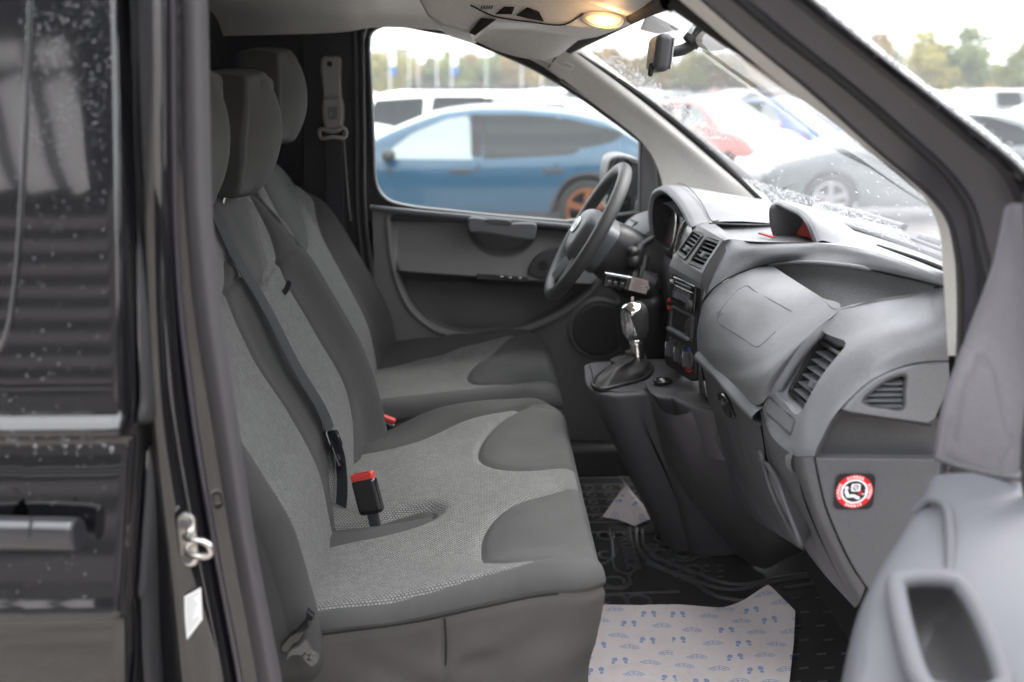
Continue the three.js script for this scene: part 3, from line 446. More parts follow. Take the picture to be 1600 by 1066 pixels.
{
  const base = smoothInterp([-.36, -.25, -.1, 0, .1, .17, .25], [.955, .968, .985, .995, 1.003, .998, .972]);
  const oval = cap([[.32, -.77], [.12, -.755], [.047, -.712], [-.025, -.630], [-.055, -.535], [-.045, -.46], [-.015, -.415], [.058, -.400], [.154, -.415], [.32, -.42]]);
  const bol = lineF([[-.4, -.64], [-.31, -.661], [-.147, -.694], [-.006, -.718], [.08, -.738], [.2, -.76]]);
  const roll = lineF([[-.4, -.335], [-.292, -.345], [-.13, -.36], [-.02, -.382], [.08, -.395], [.25, -.40]]);
  makeCushion({ seat: dseat, x0: -.36, x1: .182, z0: -.79, z1: -.282, base: (u, v) => base(u),
    raise: (u, v) => .042 * sst(-.66, -.745, v) * sst(.22, .1, u) + .014 * sst(-.38, -.32, v) - .012 * Math.exp(-(Math.pow((u + .1) / .12, 2) + Math.pow((v + .52) / .12, 2))) + (v < -.66 ? .004 * Math.sin(u * 60 + v * 90) * Math.exp(-Math.pow((u + .12) / .07, 2)) : 0) - .02 * sst(.14, .22, u),
    fields: [{ name: 'thigh_panel', f: oval, depth: .006, width: .007, puff: .006, mat: M.clothlight }, { name: 'bolster', f: bol, depth: .005, width: .007, puff: .004, mat: M.cloth }, { name: 'edge_roll', f: (u, v) => -roll(u, v), depth: .003, width: .005, mat: M.clothlight }],
    seamW: .010, R: .04, skirtSeams: [-.093] });
  const gx = smoothInterp([.78, .9, 1.0, 1.1, 1.2, 1.3, 1.4, 1.5, 1.62], [-.285, -.292, -.310, -.338, -.378, -.428, -.483, -.533, -.585]);
  const ins = cap([[1.58, -.43], [1.50, -.415], [1.434, -.405], [1.36, -.395], [1.325, -.42], [1.318, -.47], [1.335, -.55], [1.39, -.64], [1.44, -.70], [1.50, -.73], [1.58, -.73]]);
  const lf = lineF([[.8, -.66], [1.07, -.655], [1.19, -.67], [1.327, -.69], [1.43, -.735], [1.6, -.75]]);
  const ln = lineF([[.8, -.36], [1.05, -.36], [1.11, -.375], [1.18, -.385], [1.267, -.355], [1.36, -.32], [1.5, -.30], [1.6, -.29]]);
  makeBack({ seat: dseat, c: [1.2, -.53], gx, outline: [[.84, -.75], [.84, -.31], [.90, -.285], [1.1, -.27], [1.3, -.275], [1.42, -.31], [1.50, -.36], [1.535, -.42], [1.54, -.53], [1.535, -.64], [1.50, -.70], [1.42, -.75], [1.3, -.785], [1.1, -.79], [.90, -.775]],
    raise: (y, z) => .045 * sst(-.68, -.75, z) * sst(1.52, 1.38, y) + .03 * sst(-.37, -.31, z) * sst(1.52, 1.38, y) + .012 * Math.exp(-Math.pow((y - 1.08) / .1, 2)),
    fields: [{ name: 'shoulder_panel', f: ins, depth: .005, width: .007, puff: .006, mat: M.clothlight }, { name: 'backrest_bolster', f: lf, depth: .006, width: .008, puff: .005, mat: M.cloth }, { name: 'backrest_bolster', f: (u, v) => -ln(u, v), depth: .006, width: .008, puff: .005, mat: M.cloth }] });
  const f0 = [[431, 83], [436, 100], [440, 130], [441, 160], [440, 185], [437, 205], [433, 219]].map(p => { const v = at(p[0], p[1], -.40); return [v.x, v.y]; });
  headrest(dseat, -.525, .122, f0, 0);
  const f = frame(at(600, 662, -.255), V(1, -.42, 0), V(.3, 1, .1)); const b = part(dseat, 'buckle', put(rbox(.055, .05, .02, .006, 3), f, 0, -.015, 0), M.gloss); part(b, 'release_button', put(rbox(.045, .013, .016, .004), f, .0, .014, 0), M.red);
  part(dseat, 'recline_knob', [new THREE.TorusGeometry(.02, .004, 8, 24).translate(...at(594, 541, -.79).toArray())], M.steel);
}
// ---------------------------------------------------------------- seat belts
function ribbon(P, w, dir, th = .0022) { // band along points, width vector dir
  const C = new THREE.CatmullRomCurve3(P, false, 'centripetal'); const cols = []; const n = 80;
  for (let i = 0; i <= n; i++) { const p = C.getPointAt(i / n), t = C.getTangentAt(i / n), d = typeof dir === 'function' ? dir(i / n) : dir; const b = d.clone().addScaledVector(t, -d.dot(t)).normalize(), nn = t.clone().cross(b).normalize(); const col = []; for (const [a, c] of [[-1, 0], [-.9, 1], [0, 1], [.9, 1], [1, 0], [.9, -1], [0, -1], [-.9, -1], [-1, 0]]) col.push(p.clone().addScaledVector(b, a * w / 2).addScaledVector(nn, c * th / 2)); cols.push(col); }
  return gridGeo(cols);
}
{
  const belt = thing('seat_belt', 'dark grey seat belt lying diagonally across the backrest of the double passenger seat', 'seat belt', BMAP(1.3, .17, 0, 1).toArray());
  const pts = [[1.535, .17, -.03], [1.515, .145, .004], [1.48, .138, .01], [1.41, .162, .010], [1.31, .172, .014], [1.20, .193, .018], [1.12, .188, .016], [1.075, .182, .012]].map(([y, z, h]) => BMAP(y, z, 0, 1).add(V(h, h * .4, 0)));
  const up = BMAP(1.3, .2, 0, 1).sub(BMAP(1.25, .2, 0, 1)).normalize();
  part(belt, 'webbing', ribbon(pts, .036, t => V(-.25, 0, 1).addScaledVector(up, .3)), M.webbing);
  const e = pts[pts.length - 1]; const low = [e.clone(), BMAP(1.03, .185, 0, 1).add(V(.014, .01, 0)), BMAP(.99, .20, 0, 1).add(V(.014, .01, 0)), BMAP(.945, .235, 0, 1).add(V(.016, .01, 0)), BMAP(.92, .25, 0, 1).add(V(.0, 0, 0))];
  part(belt, 'webbing', ribbon(low, .03, t => V(.75, .1, .65)), M.webbing);
  const f = frame(e.clone().add(V(.006, -.016, 0)), V(-.1, 0, 1).addScaledVector(up, .35), up);
  const tg = part(belt, 'tongue', [put(extr(rrect(.060, .034, .008), [rrect(.046, .008, .003).map(p => [p[0], p[1] + .006])], .008, .002), f, 0, 0, -.002), put(rbox(.026, .04, .003, .001), f, .008, -.034, .002)], M.gloss);
  part(tg, 'tongue_slot', put(rbox(.012, .012, .005, .001), f, .008, -.036, .002), M.dark);
  const top = part(belt, 'belt_guide', put(rbox(.06, .016, .03, .006), frame(BMAP(1.515, .15, 0, 1).add(V(.0, .008, 0)), V(0, 0, 1), V(-.4, 1, 0))), M.blackplastic);

  const db = thing('driver_seat_belt', 'driver seat belt hanging from a pale height adjuster on the dark far door pillar', 'seat belt', at(520, 150, -.77).toArray());
  const zp = -.765;
  const adj = part(db, 'height_adjuster', plate(pl(zp, spline2([[503, 90], [517, 88], [531, 89], [532.5, 120], [534, 155], [535, 200], [531, 207], [510, 209], [506, 200], [504, 150]], 120)), zp, .028, null, .006), M.beltpost);
  const hd = part(adj, 'adjuster_slider', plate(pl(zp + .012, spline2([[504.5, 155], [517, 153], [533, 154], [535, 196], [530, 206], [512, 208], [506, 198]], 90)), zp + .012, .03, null, .007), M.beltpost);
  part(hd, 'slider_window', plate(pl(zp + .014, [[512, 167], [527, 166], [527, 186], [513, 187]]), zp + .0135, .01, [pl(zp + .014, [[515, 176], [525, 175], [525, 185], [515, 185]])], .001), M.doortrimlight);
  part(adj, 'bolt_cover', put(new THREE.CylinderGeometry(.0075, .0075, .006, 20).rotateX(Math.PI / 2), frame(at(515, 100, zp), V(1, 0, 0), V(0, 1, 0))), M.dark);
  part(db, 'belt_ring', tube([[499, 204, zp + .016], [503, 202, zp + .02], [520, 206, zp + .024], [536, 200, zp + .02], [541, 206, zp + .016], [538, 215, zp + .018], [520, 214, zp + .024], [502, 216, zp + .018]], .0052, true, 80, 10), M.beltpost);
  part(db, 'webbing', ribbon([at(521, 208, zp + .014), at(523, 300, zp + .012), at(526, 420, zp + .012), at(530, 580, zp + .012)], .047, V(1, 0, .12)), M.webbing);
  part(db, 'webbing', ribbon([at(536, 208, zp + .006), at(540, 260, zp + .006), at(545, 320, zp + .006), at(548, 345, zp - .01)], .006, V(1, 0, .3)), M.beltpost, 'pale edge of the returning belt strand');
}
// ---------------------------------------------------------------- dashboard
const dash = thing('dashboard', 'grey plastic dashboard with air vents, instrument hood and deep passenger shelf under the windscreen', 'dashboard', [.55, 1.3, 0]);
function vent(parent, name, f, w, h, n, o = {}) { // f: frame, z pointing out of the face; slats run along x
  const d = o.depth || .035, slatM = o.slat || M.dashdark;
  const ring = o.poly || rrect(w, h, o.r || .006), inner = o.inner || ring.map(p => [p[0] * (1 - .012 / w * 1), p[1] * (1 - .012 / h * 1)]);
  const v = part(parent, name, put(extr(ring, [inner], d, o.bev ?? .0015), f, 0, 0, -d + (o.proud ?? .002)), o.frame || M.blackplastic);
  part(v, 'vent_back', put(extr(ring, null, .002, 0), f, 0, 0, -d), M.dark);
  const sd = sdPoly(inner);
  for (let i = 0; i < n; i++) {
    const y = lerp(-h / 2, h / 2, (i + 1) / (n + 1)); let x0 = 0, x1 = 0; while (sd(x0 - .001, y) < 0 && x0 > -.3) x0 -= .001; while (sd(x1 + .001, y) < 0 && x1 < .3) x1 += .001; if (x1 - x0 < .006) continue;
    const g = rbox(x1 - x0, .0028, .02, .0012, 2).rotateX(o.tilt ?? .5); part(v, 'slat', put(g, f, (x0 + x1) / 2, y, -.011), slatM);
  }
  if (o.fins) for (let i = 0; i < o.fins; i++) { const x = lerp(-w / 2, w / 2, (i + 1) / (o.fins + 1)); part(v, 'fin', put(rbox(.002, h * .9, .01, .0008, 1), f, x, 0, -.028), M.blackplastic); }
  if (o.tab) part(v, 'vent_tab', put(rbox(.014, .012, .014, .002), f, o.tab[0], o.tab[1], -.004), slatM);
  return v;
}
const hole = (f, poly, dz = .06) => { const s = sdPoly(poly); return (x, y, z) => { const [a, b, c] = f.l(V(x, y, z)); return Math.abs(c) > dz ? 1 : s(a, b); }; };
const cut = (g, ...fs) => { for (const f of fs) g = split(g, f)[1]; return weld(g); };

// frames of the openings
const vc = [[1085, 362], [1130, 372], [1098, 420], [1060, 402]];
// centre vents: twin grilles facing rearwards and up
const CVa = frame(at(1081, 379, -.155), at(1099, 370, -.115).sub(at(1086, 359, -.195)), at(1086, 359, -.195).sub(at(1063, 394, -.195)));
const CVb = frame(at(1102, 393, -.065), at(1128, 382, -.02).sub(at(1104, 370, -.11)), at(1104, 370, -.11).sub(at(1079, 403, -.11)));
const q = (a, b, c, d) => frame(a.clone().add(b).add(c).add(d).multiplyScalar(.25), b.clone().sub(a), a.clone().sub(d)); // tl tr br bl
const va = [at(1085, 357, -.19), at(1100, 367, -.115), at(1070, 407, -.115), at(1056, 397, -.19)];
const vb = [at(1104, 370, -.10), at(1128.5, 379, -.02), at(1096, 423, -.02), at(1074, 411, -.10)];
const FA = q(...va), FB = q(...vb);
const dimW = a => (a[0].distanceTo(a[1]) + a[3].distanceTo(a[2])) / 2, dimH = a => (a[0].distanceTo(a[3]) + a[1].distanceTo(a[2])) / 2;
const ve = [at(1272, 524, .50), at(1316, 551, .625), at(1263, 634, .625), at(1224, 592, .485)];
const FE = q(...ve);

// main rails from the windscreen foot down to the lip, far to near
const topRails = [
  [V(.76, 1.375, -.77), V(.80, 1.38, -.55), V(.838, 1.385, -.28), V(.85, 1.388, 0), V(.835, 1.388, .3), V(.80, 1.388, .55), V(.765, 1.385, .76)],
  [V(.66, 1.395, -.77), V(.70, 1.41, -.55), V(.735, 1.408, -.28), V(.745, 1.403, 0), V(.745, 1.405, .3), V(.735, 1.41, .50), V(.70, 1.415, .74)],
  [V(.50, 1.395, -.77), V(.52, 1.43, -.55), V(.55, 1.40, -.28), V(.60, 1.405, 0), at(1340, 384, .22), at(1400, 400, .40), at(1480, 428, .70)],
  [V(.44, 1.375, -.77), V(.44, 1.42, -.55), V(.47, 1.395, -.25), at(1162, 376, -.02), at(1272, 380, .16), at(1360, 392, .40), at(1480, 436, .70)]];
part(dash, 'dash_top', uvBox(loft(topRails, 90, 50)), M.dash);
// step between dash top and the shelf surround
part(dash, 'dash_step', uvBox(loft([
  [at(1128, 372, -.02), at(1162, 376, -.02), at(1215, 378, .06), at(1272, 380, .16), at(1360, 392, .40), at(1480, 436, .70)],
  [at(1118, 400, -.005), at(1150, 392, -.0), at(1210, 388, .08), at(1275, 387, .18), at(1360, 399, .42), at(1480, 441, .70)],
  [at(1108, 430, .005), at(1148, 412, .015), at(1208, 400, .09), at(1275, 397, .19), at(1360, 408, .43), at(1480, 446, .70)],
  [at(1097, 470, .015), at(1118, 447, .02), at(1203, 412.5, .06), at(1262, 409.5, .18), at(1345, 417, .40), at(1476, 447, .68)]], 80, 24)), M.dash);
part(dash, 'module_seam', tube([[1089, 545, .02], [1089, 510, .02], [1096, 474, .02], [1117, 449, .025], [1150, 429, .035], [1204, 413.5, .065], [1262, 410.5, .185], [1337, 418, .385], [1412, 434, .54], [1474, 448, .68]], .0014, false, 140, 6), M.dark);
// airbag panel: convex, from the shelf edge down to the lip
const airbag = loft([
  [at(1117, 449, .02), at(1150, 430, .03), at(1178, 419, .045), at(1205, 414.5, .06)],
  [at(1100, 474, .02), at(1150, 448, .10), at(1190, 436, .13), at(1226, 428, .16)],
  [at(1090, 510, .02), at(1130, 492, .17), at(1190, 466, .25), at(1254, 446, .28)],
  [at(1089, 535, .03), at(1118, 545, .20), at(1192, 520, .36), at(1284, 465, .41)],
  [at(1091, 547, .05), at(1128, 578, .24), at(1200, 556, .46), at(1312, 483, .52)],
  [at(1094, 549, .05), at(1140, 594, .30), at(1196, 588, .50), at(1262, 528, .52)],
  [at(1098, 551, .05), at(1150, 604, .34), at(1188, 632, .47), at(1212, 600, .50)]], 70, 70);
part(dash, 'airbag_panel', uvBox(airbag), M.dash);
// outline of the airbag lid, and its little embossed mark
const onAir = (px, py, z) => at(px, py, z);
const onA = a => a.map(p => onGeo(airbag, p[0], p[1], .0002)).filter(Boolean);
part(dash, 'airbag_seam', tube(onA([[1124, 490], [1130, 480], [1142, 465], [1155, 452], [1166, 447], [1180, 455], [1200, 466], [1220, 477], [1238, 487]]), .0006, false, 60, 5), M.dashdark);
part(dash, 'airbag_seam', tube(onA([[1123, 494], [1121, 500], [1128, 508], [1145, 519], [1165, 531], [1180, 541], [1187, 541], [1198, 532], [1212, 518]]), .0008, false, 60, 5), M.dashdark);
for (const k of [0, 1, 2]) part(dash, 'airbag_emblem', tube(onA([[1120.5 + k * 3, 488 - k * 2], [1122.5 + k * 3, 491 - k * 2], [1124 + k * 3, 494 - k * 2]]), .0013, false, 6, 5), M.dashdark);
// passenger shelf: bowl behind the panel's edge
const rim = [[1205, 414, .06], [1225, 411, .10], [1262, 410, .18], [1300, 412.5, .29], [1345, 418, .40], [1400, 430, .50], [1440, 440, .575], [1465, 451, .62]];
const edge = [[1205, 416, .06], [1226, 428, .16], [1254, 446, .28], [1284, 465, .41], [1312, 483, .52], [1355, 472, .55], [1410, 463, .58], [1465, 453, .62]];
const rp = pts3(rim), ep = pts3(edge);
part(dash, 'shelf_lining', uvBox(loft([rp, rp.map(p => p.clone().add(V(.004, -.035, .0))), rp.map((p, i) => p.clone().lerp(ep[i], .45).add(V(0, -.075, 0))), ep.map(p => p.clone().add(V(.004, -.06, 0))), ep], 60, 30)), plas('shelfgrey', [.20, .203, .212], .95, .0009));
part(dash, 'shelf_rim', tube([[1203, 414, .06], [1226, 411.5, .10], [1262, 410.5, .18], [1300, 413, .29], [1345, 418.5, .40], [1400, 430.5, .50], [1440, 441, .575], [1464, 451, .62]], .0045, false, 80, 8), M.dash);
// near cheek with the outer vent
const cheekR = [
  [[1477, 448, .68], [1470, 449, .64], [1430, 459, .585], [1365, 470, .55], [1312, 483, .52], [1262, 520, .50], [1226, 555, .485], [1206, 594, .47], [1193, 632, .465], [1190, 650, .465]],
  [[1478, 475, .70], [1455, 478, .665], [1415, 487, .635], [1365, 502, .61], [1322, 523, .59], [1280, 556, .575], [1247, 592, .565], [1226, 630, .56], [1214, 664, .56], [1206, 682, .56]],
  [[1479, 505, .715], [1450, 508, .70], [1400, 520, .685], [1358, 538, .672], [1322, 562, .66], [1290, 594, .65], [1266, 628, .645], [1252, 660, .645], [1244, 692, .645], [1240, 712, .645]],
  [[1481, 538, .722], [1450, 540, .715], [1408, 549, .705], [1366, 567, .70], [1334, 592, .69], [1306, 624, .685], [1285, 655, .68], [1268, 684, .68], [1260, 700, .68], [1256, 713, .68]],
  [[1483, 563, .715], [1450, 564, .715], [1413, 571, .71], [1380, 584, .71], [1356, 598, .71], [1323, 628, .71], [1300, 655, .71], [1285, 684, .71], [1277, 700, .71], [1273, 713, .71]]];
let cheek = loft(cheekR, 90, 70);
const dishPoly = spline2([[-.064, .046], [.0, .054], [.066, .052], [.075, .0], [.070, -.060], [.0, -.063], [-.066, -.058], [-.070, -.01]], 90);
cheek = cut(cheek, hole(FE, dishPoly, .05));
part(dash, 'dash_cheek', uvBox(cheek), M.dash);
{ // dish around the outer vent
  const ringAt = (s, c) => { const o = dishPoly.map(p => { const w = FE.w(p[0] * s, p[1] * s, 0); return w; }); return o; };
  const outerP = dishPoly.map(p => { let w = FE.w(p[0], p[1], 0), best = 1e9, bp = w; const pa = cheek.attributes.position; for (let i = 0; i < pa.count; i++) { const dx = pa.getX(i), dy = pa.getY(i), dz = pa.getZ(i); const [a, b, c] = FE.l(V(dx, dy, dz)); if (Math.abs(c) > .05) continue; const e = (a - p[0]) ** 2 + (b - p[1]) ** 2; if (e < best) { best = e; bp = V(dx, dy, dz); } } return bp; });
  const mid = outerP.map((p, i) => p.clone().lerp(FE.w(dishPoly[i][0] * .93, dishPoly[i][1] * .93, -.012), .7)), inn = dishPoly.map(p => FE.w(p[0] * .84, p[1] * .86, -.014));
  const close = a => [...a, a[0]]; const cols = close(outerP).map((p, i) => { const k = i % outerP.length; return [p, p.clone().lerp(mid[k], .5), mid[k], mid[k].clone().lerp(inn[k], .5), inn[k]]; });
  part(dash, 'vent_surround', uvBox(gridGeo(cols)), M.dash);
  const v = vent(dash, 'air_vent', frame(FE.w(.002, -.006, -.010), FE.x, FE.y), .116, .092, 6, { poly: rrect(.116, .094, .008), depth: .04, slat: M.doortrimlight, fins: 5, tab: [.005, -.014], tilt: .55 });
  const fr = frame(FE.w(-.052, .05, -.004), FE.x, FE.y);
  part(v, 'vent_wheel', put(new THREE.CylinderGeometry(.012, .012, .006, 24).rotateZ(Math.PI / 2), FE, -.073, .002, -.010), M.dashdark);
  part(v, 'vent_symbol', put(new THREE.TorusGeometry(.0042, .0012, 8, 20), FE, -.038, .060, -.006), M.white);
}
// end plate with side window vent
const shrink = (P, k) => { const c = P.reduce((a, p) => [a[0] + p[0] / P.length, a[1] + p[1] / P.length], [0, 0]); return P.map(p => [c[0] + (p[0] - c[0]) * k, c[1] + (p[1] - c[1]) * k]); };
const endPoly = pl(.712, spline2([[1484, 566], [1450, 567], [1413, 575], [1380, 587], [1356, 602], [1325, 632], [1318, 641]], 40, false)).concat(pl(.712, [[1330, 645], [1390, 654], [1450, 662], [1462, 655], [1486, 600]]));
const svPoly = shrink(pl(.712, spline2([[1414, 586], [1390, 593], [1370, 606], [1354, 620], [1350, 628], [1356, 633], [1380, 637], [1408, 641], [1413, 637], [1415, 610], [1417, 588]], 80)), 1.03);
part(dash, 'end_plate', plate(endPoly, .712, .02, [svPoly], .003), M.dash);
{ const c = svPoly.reduce((a, p) => [a[0] + p[0] / svPoly.length, a[1] + p[1] / svPoly.length], [0, 0]); const f = frame(V(c[0], c[1], .71), V(1, 0, 0), V(0, 1, 0)); const lp = svPoly.map(p => [p[0] - c[0], p[1] - c[1]]); vent(dash, 'side_window_vent', f, .055, .047, 5, { poly: lp.map(p => [p[0] * 1.01, p[1] * 1.01]), inner: lp.map(p => [p[0] * .93, p[1] * .93]), depth: .03, tilt: .35, bev: 0, slat: M.doortrimlight, frame: M.dashdark }); }
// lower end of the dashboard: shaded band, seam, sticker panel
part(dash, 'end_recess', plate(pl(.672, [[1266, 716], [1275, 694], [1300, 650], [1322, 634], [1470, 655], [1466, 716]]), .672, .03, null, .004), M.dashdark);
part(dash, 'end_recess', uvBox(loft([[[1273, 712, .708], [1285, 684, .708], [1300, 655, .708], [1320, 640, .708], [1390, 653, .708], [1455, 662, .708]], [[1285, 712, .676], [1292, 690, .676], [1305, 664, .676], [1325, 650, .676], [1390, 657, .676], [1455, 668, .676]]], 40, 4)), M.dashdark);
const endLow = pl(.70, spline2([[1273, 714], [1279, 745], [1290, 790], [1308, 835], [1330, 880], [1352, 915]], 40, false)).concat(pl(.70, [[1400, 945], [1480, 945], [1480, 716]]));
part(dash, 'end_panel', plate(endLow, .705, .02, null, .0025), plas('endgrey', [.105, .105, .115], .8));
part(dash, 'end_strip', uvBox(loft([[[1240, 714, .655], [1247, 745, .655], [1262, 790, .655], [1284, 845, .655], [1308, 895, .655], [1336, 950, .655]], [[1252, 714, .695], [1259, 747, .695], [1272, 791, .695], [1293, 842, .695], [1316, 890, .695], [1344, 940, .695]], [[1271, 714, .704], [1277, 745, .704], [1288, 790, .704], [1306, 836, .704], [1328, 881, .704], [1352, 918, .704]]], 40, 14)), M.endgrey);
{ // round airbag warning sticker
  const c = document.createElement('canvas'); c.width = c.height = 512; const x = c.getContext('2d');
  x.fillStyle = '#17171b'; x.fillRect(0, 0, 512, 512);
  const disc = (r, s) => { x.fillStyle = s; x.beginPath(); x.arc(256, 256, r, 0, 7); x.fill(); };
  disc(238, '#d8121e'); disc(176, '#f4f2f4'); disc(150, '#17171f');
  x.fillStyle = '#ffffff'; x.font = 'bold 52px sans-serif'; x.textAlign = 'center'; x.textBaseline = 'middle';
  for (let k = 0; k < 4; k++) { const word = 'AIRBAG'; for (let i = 0; i < 6; i++) { const a = k * Math.PI / 2 + (i - 2.5) * .185; x.save(); x.translate(256 + Math.sin(a) * 208, 256 - Math.cos(a) * 208); x.rotate(a); x.fillText(word[i], 0, 0); x.restore(); } }
  x.fillStyle = '#f4f2f4'; x.beginPath(); x.arc(152, 206, 26, 0, 7); x.fill();
  x.lineCap = 'round'; x.lineJoin = 'round'; x.strokeStyle = '#f4f2f4'; x.lineWidth = 44; x.beginPath(); x.moveTo(150, 255); x.lineTo(176, 322); x.lineTo(250, 318); x.lineTo(312, 350); x.stroke();
  x.fillStyle = '#d8121e'; x.beginPath(); x.moveTo(300, 300); x.lineTo(352, 230); x.lineTo(360, 300); x.fill();
  x.lineWidth = 14; x.beginPath(); x.arc(372, 262, 34, -.9, 1.9); x.stroke();
  x.fillStyle = '#f4f2f4'; x.beginPath(); x.roundRect ? x.roundRect(210, 146, 120, 110, 26) : x.rect(210, 146, 120, 110); x.fill();
  x.strokeStyle = '#17171f'; x.lineWidth = 12; x.beginPath(); x.arc(270, 201, 34, 0, 7); x.stroke(); x.beginPath(); x.moveTo(246, 224); x.lineTo(294, 178); x.stroke();
  const t = new THREE.CanvasTexture(c); t.colorSpace = THREE.SRGBColorSpace;
  const A = at(1308, 741, .708), B = at(1364, 741, .708), w = .056, f = frame(at(1335, 768, .7065), V(1, 0, 0), V(0, 1, 0));
  const side = at(1366, 768, .7065).x - at(1304, 768, .7065).x;
  const g = new THREE.ShapeGeometry(new THREE.Shape(rrect(side, side * .95, side * .16).map(p => new THREE.Vector2(...p)))); const u = g.attributes.uv; for (let i = 0; i < u.count; i++) u.setXY(i, u.getX(i) / side + .5, u.getY(i) / (side * .95) + .5);
  part(dash, 'airbag_sticker', put(g, f, 0, 0, .0006), mat('airbagsticker', G3(1), .4, { map: t }), 'black and red round airbag warning sticker');
}
part(dash, 'dash_core', rbox(.26, .22, .60, .02).translate(.615, 1.15, .30), M.dark);
// lip, glovebox lid, lock, lower trim
const lipA = [[1094, 547, .05], [1120, 570, .18], [1150, 603, .34], [1188, 640, .465]], lipB = pts3(lipA).map(p => p.clone().add(V(-.012, -.014, 0)));
part(dash, 'panel_edge', tube([[1316, 482, .518], [1290, 502, .522], [1262, 528, .520], [1236, 560, .510], [1213, 599, .499], [1197, 632, .478]].map(p => at(...p).add(V(.006, -.005, -.002))), .0085, false, 60, 12), M.dash);
part(dash, 'dash_lip', uvBox(loft([pts3(lipA).map(p => p.clone().add(V(.02, .012, 0))), pts3(lipA), lipB.map(p => p.clone().add(V(.003, .006, 0))), lipB, lipB.map(p => p.clone().add(V(.006, -.010, 0))), lipB.map(p => p.clone().add(V(.04, -.016, 0)))], 40, 24)), M.dash);
const glove = loft([
  lipB.map(p => p.clone().add(V(.012, -.008, 0))),
  [[1099, 580, .05], [1120, 606, .18], [1154, 645, .34], [1192, 688, .465]],
  [[1106, 625, .05], [1128, 655, .18], [1162, 698, .34], [1200, 745, .465]],
  [[1122, 700, .05], [1150, 735, .18], [1190, 778, .34], [1228, 815, .465]],
  [[1150, 780, .04], [1180, 812, .18], [1220, 838, .34], [1258, 862, .465]]], 50, 50);
part(dash, 'glovebox_lid', uvBox(glove), plas('glovegrey', [.098, .098, .105], .8));
{ const f = frame(onGeo(glove, 1138, 632, .004) || at(1138, 632, .25), V(.05, -.05, 1), V(-.18, 1, 0)); const k = part(dash, 'glovebox_latch', put(extr(spline2([[-.045, .004], [-.02, .016], [.02, .014], [.047, -.004], [.02, -.017], [-.02, -.015]], 50), null, .012, .004), f, 0, 0, -.004), M.gloss); part(k, 'lock', put(new THREE.CylinderGeometry(.007, .007, .004, 20).rotateX(Math.PI / 2), f, -.012, -.001, .009), M.steel); }
// fuse cover and pocket on the passenger's side corner
{ const on = (x, y, o) => onGeo(cheek, x, y, o) || at(x, y, .55); const e = (o) => [[[1201, 622], [1222, 640], [1241, 656]], [[1199, 632], [1219, 650], [1238, 667]], [[1197, 642], [1216, 660], [1235, 677]]].map(r => r.map(p => on(p[0], p[1], o))); const up = e(.006); part(dash, 'fuse_cover', uvBox(loft(up, 16, 10)), M.dash); part(dash, 'fuse_cover_gap', tube([...up[0], up[1][2], up[2][2], up[2][1], up[2][0], up[1][0]].map(p => p.clone().add(V(.002, -.001, -.002))), .0022, true, 60, 6), M.dashdark); }
part(dash, 'pocket_ledge', uvBox(loft([[[1204, 668, .52], [1240, 706, .65]], [[1196, 676, .50], [1236, 720, .645]], [[1197, 684, .50], [1236, 727, .645]], [[1203, 700, .52], [1240, 742, .65]]], 12, 12)), M.dash);
part(dash, 'corner_panel', uvBox(loft([[[1188, 640, .468], [1206, 682, .56], [1240, 714, .65]], [[1192, 672, .468], [1206, 700, .56], [1244, 730, .65]], [[1200, 720, .468], [1224, 760, .56], [1254, 775, .65]], [[1225, 800, .468], [1252, 830, .56], [1280, 840, .65]], [[1262, 864, .468], [1290, 900, .56], [1336, 950, .655]]], 20, 30)), M.endgrey);
{ const pk = pts3([[1204, 722, .50], [1222, 742, .56], [1240, 790, .60], [1258, 835, .63], [1264, 850, .63], [1240, 815, .56], [1216, 765, .51]]); const ctr = pk.reduce((a, p) => a.add(p), V(0, 0, 0)).multiplyScalar(1 / 7).add(V(.03, 0, 0)); const c3 = new THREE.CatmullRomCurve3(pk.map(p => p.clone().add(V(-.012, 0, .006))), true).getPoints(60); const cols = c3.map(p => [p, p.clone().lerp(ctr, .25).add(V(.01, 0, 0)), p.clone().lerp(ctr, .95)]); part(dash, 'door_pocket', gridGeo(cols), M.dashdark); part(dash, 'pocket_trim', tube(c3.filter((_, i) => i % 4 === 0), .004, true, 80, 8), M.endgrey); }
// lower console down to the floor
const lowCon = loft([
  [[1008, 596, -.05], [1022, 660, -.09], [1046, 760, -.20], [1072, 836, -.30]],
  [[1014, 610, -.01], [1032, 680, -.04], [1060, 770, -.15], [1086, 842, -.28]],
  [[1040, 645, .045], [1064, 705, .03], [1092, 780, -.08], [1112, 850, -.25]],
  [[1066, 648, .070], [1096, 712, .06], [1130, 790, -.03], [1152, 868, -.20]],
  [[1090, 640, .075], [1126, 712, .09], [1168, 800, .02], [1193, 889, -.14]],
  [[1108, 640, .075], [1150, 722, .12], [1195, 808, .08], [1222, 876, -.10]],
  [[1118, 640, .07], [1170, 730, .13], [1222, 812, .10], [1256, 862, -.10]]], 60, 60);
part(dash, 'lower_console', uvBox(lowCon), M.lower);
{ const hitF = onGeo(lowCon, 1163, 754, .002) || at(1163, 754, .1), f = frame(hitF, V(.5, 0, 1), V(-.25, 1, 0)); const s = part(dash, 'fastener', put(new THREE.TorusGeometry(.013, .003, 8, 28), f), M.lower); part(s, 'fastener_core', put(new THREE.CylinderGeometry(.009, .009, .006, 6).rotateX(Math.PI / 2), f), M.dark); }
// front kick panel behind, closes the footwell
part(dash, 'kick_panel', uvBox(loft([[V(.62, 1.2, -.78), V(.62, 1.2, .70)], [V(.72, .95, -.78), V(.72, .95, .70)], [V(.92, FLOOR, -.78), V(.92, FLOOR, .70)]], 10, 10)), M.lower);
